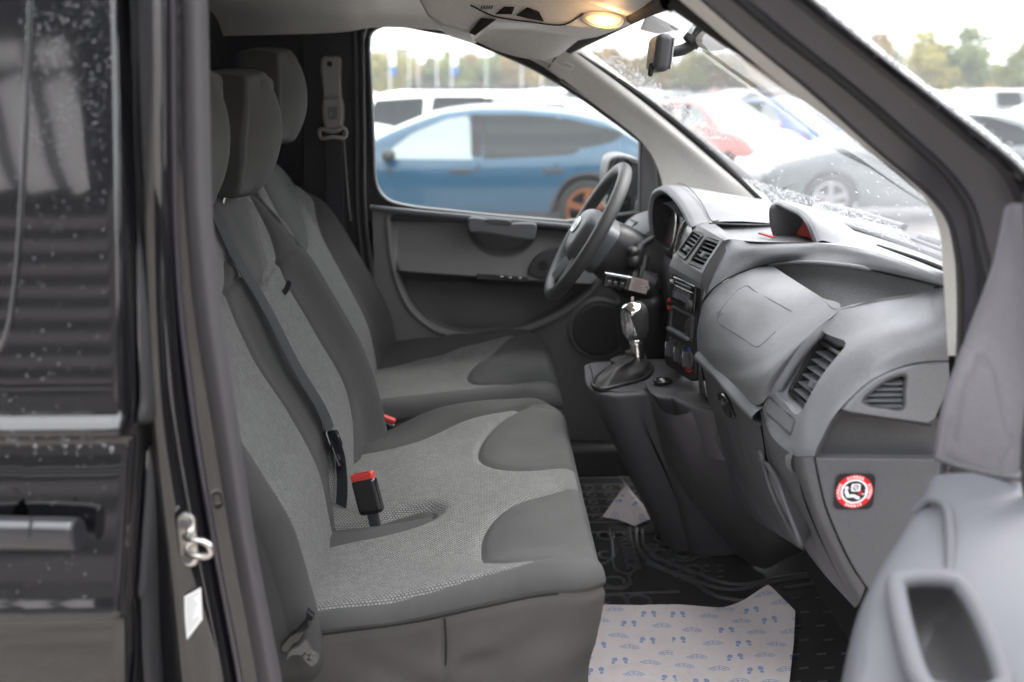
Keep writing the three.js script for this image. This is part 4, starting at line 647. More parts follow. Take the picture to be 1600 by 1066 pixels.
// centre stack
const st = [at(1048, 424, -.17), at(1096, 444, -.015), at(1090, 606, -.015), at(1036, 562, -.17)];
const FS = q(...st); const sw = dimW(st), sh = dimH(st);
let hood = loft([ // surface carrying the centre vents, over to the stack
  [at(1110, 345, -.20), at(1128, 358, -.10), at(1150, 374, 0.0)],
  [at(1096, 350, -.205), at(1116, 360, -.105), at(1138, 374, .0)],
  [at(1090, 352, -.21), at(1108, 362, -.105), at(1133, 376, .0)],
  [at(1053, 399, -.21), at(1072, 412, -.105), at(1098, 427, .0)],
  [at(1046, 415, -.20), at(1067, 428, -.1), at(1095, 444, .0)],
  [at(1046, 424, -.19), at(1067, 436, -.1), at(1096, 452, .0)]], 40, 50, { linear: true });
hood = cut(hood, hole(FA, rrect(dimW(va), dimH(va), .006), .03), hole(FB, rrect(dimW(vb), dimH(vb), .006), .03));
part(dash, 'centre_hood', uvBox(hood), M.dash);
vent(dash, 'air_vent', FA, dimW(va) - .002, dimH(va) - .002, 6, { depth: .03, tab: [.0, -.012], slat: M.doortrimlight, tilt: .25, fins: 3 });
vent(dash, 'air_vent', FB, dimW(vb) - .002, dimH(vb) - .002, 6, { depth: .03, tab: [.0, -.005], slat: M.doortrimlight, tilt: .25, fins: 3 });
// side cheek of the centre stack, joins hood and airbag panel
part(dash, 'stack_cheek', uvBox(loft([
  [at(1130, 374, 0), at(1098, 427, 0), at(1096, 452, 0), at(1094, 520, -.01), at(1092, 606, -.012), at(1105, 660, 0)],
  [at(1133, 380, .006), at(1108, 430, .008), at(1098, 470, .010), at(1096, 530, .0), at(1098, 612, .0), at(1110, 670, .01)],
  [at(1135, 392, .01), at(1114, 434, .016), at(1100, 475, .018), at(1094, 540, .016), at(1103, 618, .02), at(1116, 680, .03)]], 50, 16)), M.dashdark);
const stackPanel = part(dash, 'centre_stack', put(extr(rrect(sw, sh, .02), null, .06, .004), FS, 0, 0, -.058), M.blackplastic);
{
  const Y = t => lerp(sh / 2, -sh / 2, t);
  const rad = part(dash, 'radio', put(rbox(sw * .74, sh * .27, .014, .004), FS, .004, Y(.165), .001), M.gloss);
  part(rad, 'disc_slot', put(rbox(sw * .5, .006, .004, .0015), FS, .004, Y(.08), .008), M.steel);
  part(rad, 'trim_line', put(rbox(sw * .6, .003, .003, .001), FS, .004, Y(.115), .0085), M.metal);
  for (let k = 0; k < 6; k++) part(rad, 'button', put(rbox(.0105, .016, .006, .002), FS, (k - 2.5) * .0145 + .002, Y(.20), .009), M.doortrimlight);
  for (let k = 0; k < 5; k++) part(rad, 'button', put(rbox(.011, .008, .005, .002), FS, (k - 2) * .018 + .003, Y(.15), .009), M.dashdark);
  part(rad, 'volume_knob', put(new THREE.CylinderGeometry(.009, .01, .012, 24).rotateX(Math.PI / 2), FS, .05, Y(.235), .01), M.dashdark);
  part(rad, 'volume_knob', put(new THREE.CylinderGeometry(.007, .008, .012, 24).rotateX(Math.PI / 2), FS, -.052, Y(.10), .01), M.steel);
  const tr = part(dash, 'storage_tray', put(extr(rrect(sw * .74, sh * .25, .008), [rrect(sw * .66, sh * .20, .006)], .012, .003), FS, .004, Y(.46), -.004), M.dashdark);
  part(tr, 'tray_back', put(rbox(sw * .66, sh * .2, .003, .001), FS, .004, Y(.46), -.0005 + .003), M.dark);
  part(tr, 'tray_lip', put(rbox(sw * .68, .008, .02, .003), FS, .004, Y(.575), .006), M.doortrimlight);
  part(tr, 'lighter_socket', put(new THREE.CylinderGeometry(.013, .013, .01, 28).rotateX(Math.PI / 2).scale(1, 1.6, 1), FS, .048, Y(.47), .006), M.steel);
  for (let k = 0; k < 3; k++) {
    const kx = (k - 1) * .046 + .004; const cl = part(dash, 'climate_dial', put(new THREE.CylinderGeometry(.019, .021, .006, 32).rotateX(Math.PI / 2), FS, kx, Y(.79), .003), M.dashdark);
    part(cl, 'dial_knob', put(rbox(.008, .032, .014, .003, 3), FS, kx, Y(.79), .010), M.dashdark);
    part(cl, 'dial_pointer', put(rbox(.0015, .012, .001, .0004), FS, kx, Y(.79) + .01, .0173), M.white);
  }
  part(dash, 'heat_mark', put(new THREE.TorusGeometry(.0255, .0022, 8, 30, 1.7), frame(FS.w(.05, Y(.79), .001), FS.x, FS.y)), M.blackplastic);
  part(dash, 'heat_mark', put(new THREE.TorusGeometry(.0255, .0022, 8, 30, 1.5).rotateZ(-2.2), FS, .05, Y(.79), .001), M.redlight);
  for (let k = 0; k < 5; k++) part(dash, 'button', put(rbox(.013, .007, .005, .002), FS, (k - 2) * .024, Y(.69), .003), k === 4 ? mat('bluemark', [.03, .08, .4], .5) : M.dashdark);
  for (const t of [.30, .38]) part(dash, 'warning_button', put(rbox(.005, .008, .006, .002), FS, -sw * .45, Y(t), .004), M.redlight);
}
// instrument hood (arch open to the rear)
{
  const z0 = -.62, z1 = -.25; const arch = [[1024, 398, -.60], [1017, 365, -.61], [1014, 330, -.615], [1018, 303, -.60], [1030, 293, -.55], [1043, 297, -.47], [1058, 313, -.38], [1070, 332, -.31], [1080, 352, -.26], [1090, 352, -.225]];
  const A = pts3(arch); const fwd = A.map((p, i) => V(lerp(.735, .70, i / 9), Math.min(p.y, lerp(1.43, 1.41, i / 9)) - .004, clamp(p.z, -.63, -.22) + .0));
  const mid = A.map((p, i) => p.clone().lerp(fwd[i], .4).add(V(0, .010, 0)));
  part(dash, 'instrument_hood', uvBox(loft([A, A.map(p => p.clone().add(V(.012, .005, 0))), mid, fwd], 70, 30)), M.dash);
  const inn = A.map((p, i) => { const c = V(p.x, 1.36, -.44); return p.clone().lerp(c, .10).add(V(.006, -.004, 0)); });
  part(dash, 'hood_lip', uvBox(loft([A, A.map((p, i) => p.clone().lerp(inn[i], .5).add(V(-.006, 0, 0))), inn], 70, 10)), M.dash);
  part(dash, 'hood_inside', uvBox(loft([inn, inn.map(p => V(.56, p.y - .02, p.z))], 70, 6)), M.blackplastic);
  part(dash, 'hood_seam', tube(A.map(p => p.clone().add(V(.045, .0105, .002))).slice(4), .0012, false, 50, 5), M.dashdark);
  // instrument cluster
  const c = document.createElement('canvas'); c.width = 512; c.height = 256; const x = c.getContext('2d'); x.fillStyle = '#1b1b20'; x.fillRect(0, 0, 512, 256);
  const dial = (cx, cy, r, n, col) => { x.strokeStyle = '#8d8f96'; x.lineWidth = 5; x.beginPath(); x.arc(cx, cy, r, 0, 7); x.stroke(); x.fillStyle = '#2a2a32'; x.beginPath(); x.arc(cx, cy, r - 3, 0, 7); x.fill(); x.strokeStyle = col; x.lineWidth = 4; for (let k = 0; k <= n; k++) { const a = 2.3 + 4.8 * k / n; x.beginPath(); x.moveTo(cx + Math.cos(a) * r * .75, cy + Math.sin(a) * r * .75); x.lineTo(cx + Math.cos(a) * r * .92, cy + Math.sin(a) * r * .92); x.stroke(); } x.strokeStyle = '#d03020'; x.lineWidth = 6; x.beginPath(); x.moveTo(cx, cy); x.lineTo(cx - r * .5, cy + r * .55); x.stroke(); };
  dial(130, 130, 105, 16, '#c86a55'); dial(385, 130, 105, 14, '#c8c8cc'); x.fillStyle = '#7a2b22'; x.fillRect(230, 150, 56, 60); x.fillStyle = '#b9b9b2'; x.fillRect(236, 60, 44, 30);
  const t = new THREE.CanvasTexture(c); t.colorSpace = THREE.SRGBColorSpace;
  const f = frame(V(.462, 1.335, -.46), V(.03, 0, 1), V(.22, 1, 0)); const g = new THREE.PlaneGeometry(.34, .15);
  const cl = part(dash, 'instrument_cluster', put(g, f), mat('clusterprint', G3(1), .3, { map: t, clearcoat: 1, clearcoatRoughness: .02 }));
  for (const k of [-.083, .083]) part(cl, 'dial_ring', put(new THREE.TorusGeometry(.067, .0035, 10, 50), f, k, 0, .004), M.metal);
  part(dash, 'cluster_bezel', uvBox(loft([[V(.44, 1.30, -.62), V(.44, 1.285, -.44), V(.44, 1.30, -.25)], [V(.54, 1.27, -.62), V(.52, 1.26, -.44), V(.54, 1.27, -.25)]], 20, 8)), M.blackplastic);
  // front of the dash below the cluster, driver's side
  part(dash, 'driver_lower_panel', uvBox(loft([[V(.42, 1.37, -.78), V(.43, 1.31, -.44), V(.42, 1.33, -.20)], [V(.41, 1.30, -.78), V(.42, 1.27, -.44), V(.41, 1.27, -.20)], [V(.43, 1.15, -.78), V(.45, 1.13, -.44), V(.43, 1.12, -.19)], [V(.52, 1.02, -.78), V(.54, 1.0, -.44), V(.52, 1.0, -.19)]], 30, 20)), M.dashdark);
  // far side vent pod left of the cluster
  part(dash, 'vent_pod', uvBox(loft([[at(962, 372, -.66), at(975, 352, -.68), at(992, 336, -.70), at(1016, 328, -.71)], [at(972, 384, -.62), at(985, 362, -.64), at(1000, 347, -.66), at(1020, 341, -.67)], [at(990, 388, -.60), at(1002, 372, -.61), at(1012, 362, -.62), at(1024, 356, -.62)]], 30, 20)), M.dash);
  part(dash, 'vent_pod', uvBox(loft([[at(990, 388, -.60), at(1002, 372, -.61), at(1012, 362, -.62), at(1024, 356, -.62)], [at(998, 398, -.60), at(1008, 386, -.6), at(1020, 380, -.6), at(1030, 378, -.6)], [at(1020, 420, -.58), at(1030, 412, -.58), at(1040, 408, -.58), at(1050, 405, -.58)]], 20, 14)), M.dashdark);
  const p = [at(986, 343, -.70), at(998, 348, -.66), at(986, 363, -.65), at(975, 357, -.69)]; const fv = q(...p);
  vent(dash, 'air_vent', fv, dimW(p), dimH(p), 3, { depth: .02, proud: .008, slat: M.doortrimlight });
}
// display pod on top
{
  const o = [[1209, 371, -.12], [1203, 345, -.12], [1204, 322, -.12], [1212, 317, -.115], [1232, 324, -.05], [1252, 334, .0], [1266, 352, .055], [1277, 379, .09]];
  const A = pts3(o), n = A.length; const tail = A.map((p, i) => { const t = i / (n - 1); return V(lerp(.80, .735, t), 1.400, lerp(-.11, .105, t)); });
  const mid = A.map((p, i) => { const t = i / (n - 1); return p.clone().lerp(tail[i], .45).add(V(0, .020 * Math.sin(t * Math.PI), .012 * t)); });
  part(dash, 'display_pod', uvBox(loft([A, A.map(p => p.clone().add(V(.008, .004, .002))), mid, tail], 60, 40)), M.dash);
  const ctr = V(.60, 1.41, -.02); const inn = A.map(p => p.clone().lerp(ctr, .13));
  part(dash, 'pod_lip', uvBox(loft([A, inn.map((p, i) => p.clone().lerp(A[i], .5).add(V(-.003, 0, 0))), inn], 60, 8)), M.dashdark);
  part(dash, 'pod_inside', loft([inn, inn.map(p => V(p.x + .08, p.y * .6 + 1.405 * .4, p.z * .8 - .004))], 50, 6), M.dashdark);
  // display face inside the pod
  const P = [at(1240, 346, -.06), at(1256, 343, -.01), at(1266, 377, .04), at(1229, 366, -.08)];
  const g = new THREE.BufferGeometry(); g.setAttribute('position', new THREE.Float32BufferAttribute(P.flatMap(p => p.clone().add(V(.02, 0, 0)).toArray()), 3)); g.setAttribute('uv', new THREE.Float32BufferAttribute([0, 1, 1, 1, 1, 0, 0, 0], 2)); g.setIndex([0, 3, 1, 1, 3, 2]); g.computeVertexNormals();
  part(dash, 'display_screen', g, mat('displayred', [.55, .04, .035], .08, { clearcoat: 1 }));
  part(dash, 'pod_base_line', tube([[1108, 349, -.15], [1150, 350.5, -.12], [1205, 352, -.12]], .0016, false, 30, 6), M.dashdark);
  part(dash, 'demister_slot', plate([[-.03, -.004], [.03, -.004], [.03, .004], [-.03, .004]], 0, .004, null, .001).applyMatrix4(basis(at(1198, 366, -.06), V(.2, 0, 1).normalize(), V(1, .05, -.2).normalize(), V(0, 1, 0))), M.red);
}
for (const k of [0, 1]) part(dash, 'screen_groove', tube([V(.765 - k * .022, 1.3995 + .002 * k, .03), V(.775 - k * .022, 1.402, .22), V(.765 - k * .022, 1.405, .40), V(.745 - k * .022, 1.41, .6), V(.72 - k * .02, 1.413, .74)], k ? .0015 : .004, false, 50, 6), M.dark);
// ---------------------------------------------------------------- centre console and gear lever
{
  const con = thing('gear_console', 'dark plastic gear console between dashboard and driver footwell with a small switch tray', 'console', [.32, .62, -.12]);
  const top = [[.212, -.20], [.225, -.27], [.30, -.285], [.42, -.285], [.50, -.27], [.50, -.02], [.42, .02], [.345, .005], [.335, -.018], [.26, -.015], [.222, -.04], [.208, -.10]];
  const P = spline2(top, 120), cols = [];
  for (let i = 0; i <= 120; i++) { const [x, z] = P[i % 120]; const col = []; for (let k = 0; k <= 40; k++) { const t = k / 40; const r = t < .12 ? .022 * (1 - Math.sqrt(1 - Math.pow(1 - t / .12, 2))) : 0; const cx = .34, cz = -.14; const y = t < .12 ? lerp(1.085, 1.06, 1 - Math.sqrt(Math.max(0, 1 - t * t / .0144))) : lerp(1.06, FLOOR, (t - .12) / .88); const dn = 1.085 - y; const L = Math.hypot(x - cx, z - cz); const slope = (x < .30 ? .46 : .30) * dn; col.push(V(x + slope - (x - cx) / L * r, y + (x - .3) * .03, z - (z - cz) / L * r - dn * (z > -.15 ? .48 : .32))); } cols.push(col); }
  part(con, 'console_body', uvBox(gridGeo(cols)), M.lower);
  part(con, 'console_top', uvBox(extr(spline2(top, 90).map(([x, z]) => { const L = Math.hypot(x - .34, z + .14); return [x - (x - .34) / L * .021, -(z - (z + .14) / L * .021)]; }), null, .004, .0015).rotateX(-Math.PI / 2).translate(0, 1.083, 0)), M.lower);
  // switch tray piece on the passenger side
  const tp = [[.37, -.005], [.385, -.02], [.46, -.02], [.50, .01], [.49, .085], [.44, .095], [.40, .075]];
  const P2 = spline2(tp, 100), c2 = [];
  for (let i = 0; i <= 100; i++) { const [x, z] = P2[i % 100]; const col = []; for (let k = 0; k <= 30; k++) { const t = k / 30; const y = t < .15 ? lerp(1.088, 1.068, 1 - Math.sqrt(Math.max(0, 1 - t * t / .0225))) : lerp(1.068, .98, (t - .15) / .85); const r = t < .15 ? .018 * (1 - Math.sqrt(1 - Math.pow(1 - t / .15, 2))) : 0; const L = Math.hypot(x - .435, z - .04); const dn = 1.088 - y; col.push(V(x - (x - .435) / L * r + dn * .36, y, z - (z - .04) / L * r + dn * .02)); } c2.push(col); }
  part(con, 'tray_body', uvBox(gridGeo(c2)), M.lower);
  const tin = P2.map(([x, z]) => { const L = Math.hypot(x - .435, z - .04); return [x - (x - .435) / L * .017, -(z - (z - .04) / L * .017)]; });
  const hx = at(1063, 612, .035), hole2 = rrect(.042, .058, .012).map(p => [p[0] + .462, p[1] - .046]);
  part(con, 'tray_rim', uvBox(extr(tin, [hole2], .012, .002).rotateX(-Math.PI / 2).translate(0, 1.078, 0)), M.lower);
  part(con, 'tray_floor', rbox(.07, .003, .09, .001).translate(.455, 1.068, .04), M.blackplastic);
  part(con, 'switch', new THREE.SphereGeometry(.018, 28, 16).scale(1.2, .5, .9).translate(...atY(1036, 596, 1.095).toArray()), M.gloss);

  const gl = thing('gear_lever', 'automatic gear lever with chrome knob and crumpled black leather boot', 'gear lever', at(985, 590, -.14).toArray());
  const bz = -.145; const base = spline2([[928, 605], [934, 590], [955, 575], [985, 562], [1010, 566], [1019, 578], [1008, 592], [975, 602], [940, 609]].map(p => { const v = atY(p[0], p[1], 1.088); return [v.x, v.z]; }), 120);
  const neck = at(992, 552, bz); const bc = []; for (let i = 0; i <= 120; i++) { const [x, z] = base[i % 120]; const b = V(x, 1.088, z); const a = i / 120 * Math.PI * 2; const col = []; for (let k = 0; k <= 40; k++) { const t = k / 40; const p = b.clone().lerp(neck.clone().add(V(Math.cos(a) * .014, 0, Math.sin(a) * .014)), t); const L = b.distanceTo(neck); p.y += .018 * Math.sin(t * Math.PI) * (1 - t * .4); const f = .007 * Math.sin(t * Math.PI) * Math.sin(a * 4 + t * 8) + .005 * Math.sin(t * Math.PI) * Math.sin(a * 7 - t * 13 + 1) + .005 * Math.sin(t * 16 + a) * Math.sin(t * 3.14); p.add(V(p.x - neck.x, .3 * f, p.z - neck.z).normalize().multiplyScalar(f)); col.push(p); } bc.push(col); }
  part(gl, 'boot', uvBox(gridGeo(bc)), M.leather);
  part(gl, 'boot_ring', new THREE.TubeGeometry(new THREE.CatmullRomCurve3(base.filter((_, i) => i % 4 === 0).map(p => V(p[0], 1.09, p[1])), true), 120, .005, 10, true), M.blackplastic);
  const kz = -.145; const ax = at(990, 482, kz).sub(at(996, 550, kz)).normalize(); const f = frame(at(996, 552, kz), V(1, 0, 0).addScaledVector(ax, -ax.x), ax);
  const lat = (prof, sx, sz) => { const g = new THREE.LatheGeometry(prof.map(p => new THREE.Vector2(...p)), 40).scale(sx, 1, sz); return put(g, f); };
  part(gl, 'shaft', lat([[.0, -.03], [.016, -.03], [.014, 0], [.0145, .02], [.019, .038], [0, .04]], 1, 1), M.chrome);
  const kn = lat([[0, .036], [.017, .036], [.022, .05], [.0235, .072], [.024, .09], [.0215, .104], [.014, .113], [0, .116]], 1.28, 1.3);
  const [kf, kb] = split(kn, (x, y, z) => { const l = f.l(V(x, y, z)); return l[0] + .25 * (l[1] - .1) + .014 - .03 * sst(.092, .108, l[1]); });
  part(gl, 'knob_cap', weld(kf), M.chrome); part(gl, 'knob_grip', weld(kb), M.leather);
}
// ---------------------------------------------------------------- steering wheel and column
{
  const C = at(917, 362, -.50); const n = V(-.866, .5, 0), e = V(.5, .866, 0), s = V(0, 0, 1);
  const wheel = thing('steering_wheel', 'black steering wheel with silver badge on its centre pad, in front of the driver seat', 'steering wheel', C.toArray());
  const f = { m: basis(C, s, e, n) }; const put2 = g => g.applyMatrix4(f.m);
  part(wheel, 'rim', put2(new THREE.TorusGeometry(.176, .0165, 20, 120)), mat('rimleather', [.06, .06, .06], .42, { bumpMap: grain, bumpScale: .0003 }));
  const padP = pillowParam(spline2([[-.085, .03], [-.05, .052], [0, .060], [.05, .052], [.085, .03], [.075, -.03], [.05, -.07], [0, -.085], [-.05, -.07], [-.075, -.03]], 200), [0, 0], .03, .05, 30, 10);
  part(wheel, 'airbag_pad', put2(mapGeo(padP, (u, v, w, d) => V(u, v, .020 - round(d, .03) - w + .012 * (1 - (u * u + v * v) / .008)))), M.doortrimlight);
  for (const [a, b] of [[[-.07, .0], [-.17, .01]], [[.07, .0], [.17, .01]], [[-.03, -.06], [-.07, -.16]], [[.03, -.06], [.07, -.16]]]) {
    const g = bar(V(a[0], a[1], -.012), V(b[0], b[1], -.004), .045, .022, .01); part(wheel, 'spoke', put2(g), M.dashdark); }
  const el = (rx, ry, dy, r) => new THREE.TorusGeometry(1, r / rx, 8, 60).scale(rx, ry, rx * .6).translate(0, dy + .002, .0335);
  part(wheel, 'badge', put2(mergeGeometries([el(.030, .020, 0, .0022), el(.009, .0185, 0, .002), el(.019, .008, .008, .002)])), M.chrome);
  part(wheel, 'badge_seat', put2(new THREE.CylinderGeometry(.033, .034, .003, 40).rotateX(Math.PI / 2).scale(1, .72, 1).translate(0, .002, .0315)), M.dashdark);
  const col = thing('steering_column', 'black steering column shroud with ignition lock and control stalks behind the wheel', 'steering column', [.38, 1.3, -.5]);
  const ax = V(.866, -.5, 0);
  const ringAt = (d, hw, hh, dy) => { const o = C.clone().addScaledVector(ax, d).add(V(0, dy, 0)); const p = []; for (let i = 0; i <= 40; i++) { const a = i / 40 * Math.PI * 2; const cs = Math.cos(a), sn = Math.sin(a); p.push(o.clone().add(V(0, 0, hw * Math.sign(cs) * Math.pow(Math.abs(cs), .7))).addScaledVector(e, hh * Math.sign(sn) * Math.pow(Math.abs(sn), .7))); } return p; };
  part(col, 'shroud', uvBox(gridGeo([ringAt(.03, .01, .01, -.01), ringAt(.03, .055, .05, -.01), ringAt(.035, .07, .066, -.01), ringAt(.08, .075, .075, -.012), ringAt(.16, .075, .085, -.02), ringAt(.26, .07, .085, -.03)])), M.blackplastic);
  part(col, 'stalk', [tube([[1000, 385, -.41], [995, 395, -.40], [990, 408, -.38]], .017, false, 20, 14), new THREE.SphereGeometry(.018, 18, 14).translate(...at(990, 409, -.38).toArray()), new THREE.SphereGeometry(.017, 18, 14).scale(1, .8, 1).translate(...at(989, 394, -.385).toArray()), tube([[1000, 385, -.43], [1020, 372, -.45]], .008, false, 10, 8)], M.blackplastic);
  part(col, 'stalk', [tube([[1008, 402, -.42], [1003, 425, -.40], [996, 440, -.38]], .012, false, 20, 12)], M.blackplastic);
  part(col, 'ignition_lock', [new THREE.CylinderGeometry(.03, .034, .06, 32).rotateZ(1.15).translate(...at(1000, 440, -.40).toArray()), new THREE.TorusGeometry(.030, .004, 10, 40).rotateY(Math.PI / 2).rotateZ(-.4).translate(...at(994, 436, -.375).toArray())], M.blackplastic);
  part(col, 'lower_shroud', uvBox(bar(at(1000, 450, -.45), at(1010, 560, -.47), .16, .12, .03)), M.blackplastic);
  // key with fob and card tag
  const key = thing('ignition_key', 'car key in the ignition with black chrome edged fob and pale paper tag', 'key', at(965, 440, -.34).toArray());
  const kf = frame(at(964, 440, -.34), at(984, 445, -.34).sub(at(944, 438, -.34)), V(0, 1, .1));
  const fob = part(key, 'fob', put(rbox(.064, .034, .016, .005, 4), kf), M.gloss);
  part(fob, 'fob_edge', [put(rbox(.066, .004, .012, .0015), kf, 0, .0165, 0), put(rbox(.003, .03, .012, .0012), kf, .033, 0, 0)], M.chrome);
  for (const x of [-.019, -.004, .011]) part(fob, 'fob_button', put(rbox(.010, .010, .004, .0025), kf, x, -.003, .009), M.steel);
  part(key, 'blade', bar(at(984, 438, -.335), at(1000, 442, -.36), .006, .003, .001), M.metal);
  const c = document.createElement('canvas'); c.width = 128; c.height = 96; const x = c.getContext('2d'); x.fillStyle = '#b8a8a4'; x.fillRect(0, 0, 128, 96); x.fillStyle = '#574d52'; for (let k = 0; k < 7; k++) x.fillRect(14 + rnd() * 10, 12 + k * 11, 30 + rnd() * 60, 3.5);
  const t = new THREE.CanvasTexture(c); t.colorSpace = THREE.SRGBColorSpace;
  const tp = [at(985, 430, -.325), at(1013, 437, -.325), at(1012, 462, -.325), at(982, 451, -.325)]; const tf = frame(tp[0].clone().add(tp[2]).multiplyScalar(.5), tp[1].clone().sub(tp[0]), tp[0].clone().sub(tp[3]));
  const w = tp[0].distanceTo(tp[1]), h = tp[0].distanceTo(tp[3]); const g = extr([[-w / 2, -h / 2], [w / 2, -h / 2], [w / 2, -h * .15], [w / 2 + .004, -h * .1], [w / 2 + .003, h * .1], [w / 2, h * .15], [w / 2 - .004, h / 2], [-w / 2, h / 2]], [rrect(.004, .004, .0019).map(p => [p[0] + w / 2 - .004, p[1]])], .0012, .0002); const u = g.attributes.uv, gp = g.attributes.position; for (let i = 0; i < u.count; i++) u.setXY(i, gp.getX(i) / w + .5, gp.getY(i) / h + .5);
  part(key, 'paper_tag', put(g, tf), mat('tagprint', G3(1), .7, { map: t }));
  part(key, 'spare_blade', plate(pl(-.34, [[986, 464], [991, 464], [991, 482], [988.5, 486], [986, 482]]), -.34, .002, null, .0004), M.metal);
}
// ---------------------------------------------------------------- driver's door (far side)
{
  const z0 = -.80; const door = thing('driver_door', 'closed grey lined driver door with window and grab handle on the far side of the cab', 'door', [0, .65, z0]);
  const win = pl(z0, spline2([[577, 75], [580, 52], [597, 42], [625, 42], [665, 49], [712, 58], [760, 77], [830, 108], [880, 137], [940, 178], [1000, 222]], 80, false).concat([[999, 331]], spline2([[886, 346], [800, 339], [700, 329], [640, 322], [607, 313], [593, 299], [587, 280], [584, 220], [580, 130]], 60, false)));
  const cx = win.reduce((a, p) => a + p[0], 0) / win.length, cy = win.reduce((a, p) => a + p[1], 0) / win.length;
  const grow = (P, k) => P.map((p, i) => { const a = P[(i + P.length - 1) % P.length], b = P[(i + 1) % P.length]; const tx = b[0] - a[0], ty = b[1] - a[1], L = Math.hypot(tx, ty) || 1; let nx = ty / L, ny = -tx / L; if (nx * (p[0] - cx) + ny * (p[1] - cy) < 0) { nx = -nx; ny = -ny; } return [p[0] + nx * k, p[1] + ny * k]; });
  const frameOut = pl(z0, [[566, 345], [563, 200], [560, 60], [568, 40], [590, 30], [625, 30], [670, 38], [720, 48], [770, 67], [840, 98], [890, 126], [950, 168], [1008, 210], [1030, 235], [1040, 300], [1040, 372], [890, 364], [700, 348]]);
  part(door, 'window_frame', uvBox(plate(frameOut, z0 - .004, .04, [grow(win, .0005)], .004)), M.blackplastic);
  const winG = grow(win, .012);
  part(door, 'window_seal', plate(winG, z0 + .002, .03, [win], .004), M.rubber);
  part(door, 'window_glass', (() => { const s = new THREE.Shape(winG.map(p => new THREE.Vector2(...p))); return new THREE.ShapeGeometry(s).translate(0, 0, z0 - .02); })(), M.glasstint);
  part(door, 'quarter_panel', uvBox(plate(pl(z0 + .003, [[1002, 224], [1012, 232], [1026, 262], [1031, 332], [1001, 331]]), z0 + .003, .02, null, .003)), M.dashdark);
  // lining: relief panel
  const outl = pl(z0, [[576, 326], [582, 322], [640, 330], [760, 341], [890, 353], [1010, 366], [1040, 400], [1065, 700], [590, 700], [582, 500]]);
  const sdO = sdPoly(outl); const pp = (x, y) => { const v = at(x, y, z0); return [v.x, v.y]; };
  const dish = sdPoly(spline2(pl(z0, [[612, 337], [640, 337], [740, 345], [880, 358], [960, 366], [962, 400], [940, 432], [905, 468], [862, 496], [815, 514], [765, 523], [715, 522], [675, 508], [645, 482], [627, 448], [615, 400], [611, 360]]), 200));
  const ledge = smoothInterp([pp(560, 0)[0], pp(612, 0)[0], pp(640, 0)[0], pp(740, 0)[0], pp(860, 0)[0], pp(1000, 0)[0]], [pp(560, 418)[1], pp(612, 421)[1], pp(640, 424)[1], pp(740, 430)[1], pp(860, 438)[1], pp(1000, 446)[1]]);
  const cup = sdPoly(spline2(pl(z0, [[733, 352], [838, 360], [833, 380], [815, 395], [787, 402], [760, 398], [740, 382]]), 100));
  const spk = pp(936, 514), topY = pp(700, 350)[1];
  const relief = (x, y) => {
    const d = dish(x, y), L = ledge(x); let h = 0;
    const inD = sst(.004, -.012, d);
    const up = y > L ? -.028 + .040 * Math.pow(1 - clamp((y - L) / .16), 2.2) : lerp(.012, -.05, sst(0, .035, L - y)) + .03 * sst(.05, .16, L - y);
    h += inD * up; h += .006 * Math.exp(-Math.pow((d - .008) / .006, 2));
    const c = cup(x, y); h -= .035 * sst(.003, -.012, c);
    const r = Math.hypot(x - spk[0], y - spk[1]); h += .012 * sst(.092, .082, r) - .005 * Math.exp(-Math.pow((r - .078) / .003, 2)) - .003 * Math.exp(-Math.pow((r - .092) / .003, 2));
    return h;
  };
  const x0 = pp(570, 0)[0], x1 = pp(1065, 500)[0], y0 = pp(600, 704)[1], y1 = pp(580, 318)[1]; const cols = []; for (let i = 0; i <= 220; i++) { const x = lerp(x0, x1, i / 220); const c = []; for (let j = 0; j <= 150; j++) { const y = lerp(y0, y1, j / 150); c.push(V(x, y, z0)); } cols.push(c); }
  let g = gridGeo(cols); g = split(g, (x, y) => sdO(x, y))[0];
  const mapz = gg => { const p = gg.attributes.position; for (let i = 0; i < p.count; i++) p.setZ(i, z0 + relief(p.getX(i), p.getY(i))); return uvBox(weld(gg)); };
  const [cupG, r1] = split(g, (x, y) => cup(x, y)); const [low, r2] = split(r1, (x, y) => Math.max(dish(x, y) + .004, y - ledge(x))); const [upD, r3] = split(r2, (x, y) => dish(x, y) + .002); const [spkG, r4] = split(r3, (x, y) => Math.hypot(x - spk[0], y - spk[1]) - .078);
  part(door, 'door_lining', mapz(r4), M.doortrim); part(door, 'armrest', mapz(upD), M.doortrim); part(door, 'door_pocket', mapz(low), M.lower); part(door, 'handle_recess', mapz(cupG), M.doortrim); part(door, 'speaker_cover', mapz(spkG), M.lower);
  const beltTop = tube([[578, 324, z0 + .008], [640, 331, z0 + .012], [760, 342, z0 + .012], [890, 354, z0 + .012], [1005, 364, z0 + .010]], .008, false, 50, 8); part(door, 'belt_line_trim', uvBox(beltTop), M.doortrimlight);
  part(door, 'grab_handle', uvBox(plate(pl(z0 + .03, spline2([[733, 341], [760, 342], [790, 349], [815, 348], [838, 351], [838, 362], [834, 374], [810, 373], [780, 368], [750, 364], [734, 362]], 80)), z0 + .034, .03, null, .006)), M.doortrimlight);
  part(door, 'door_release', uvBox(plate(pl(z0 + .03, spline2([[756, 343], [800, 346], [798, 352], [786, 352], [760, 348]], 40)), z0 + .036, .01, null, .003)), M.dashdark);
  const sp = part(door, 'window_switches', plate(pl(z0 + .016, [[745, 428], [826, 433], [822, 440], [744, 436]]), z0 + .020, .012, null, .002), M.gloss);
  for (const [a, b] of [[783, 432.5], [797, 434], [812, 435]]) part(sp, 'switch', new THREE.SphereGeometry(.0055, 12, 8).scale(1.2, .8, .8).translate(...at(a, b, z0 + .021).toArray()), M.metal);
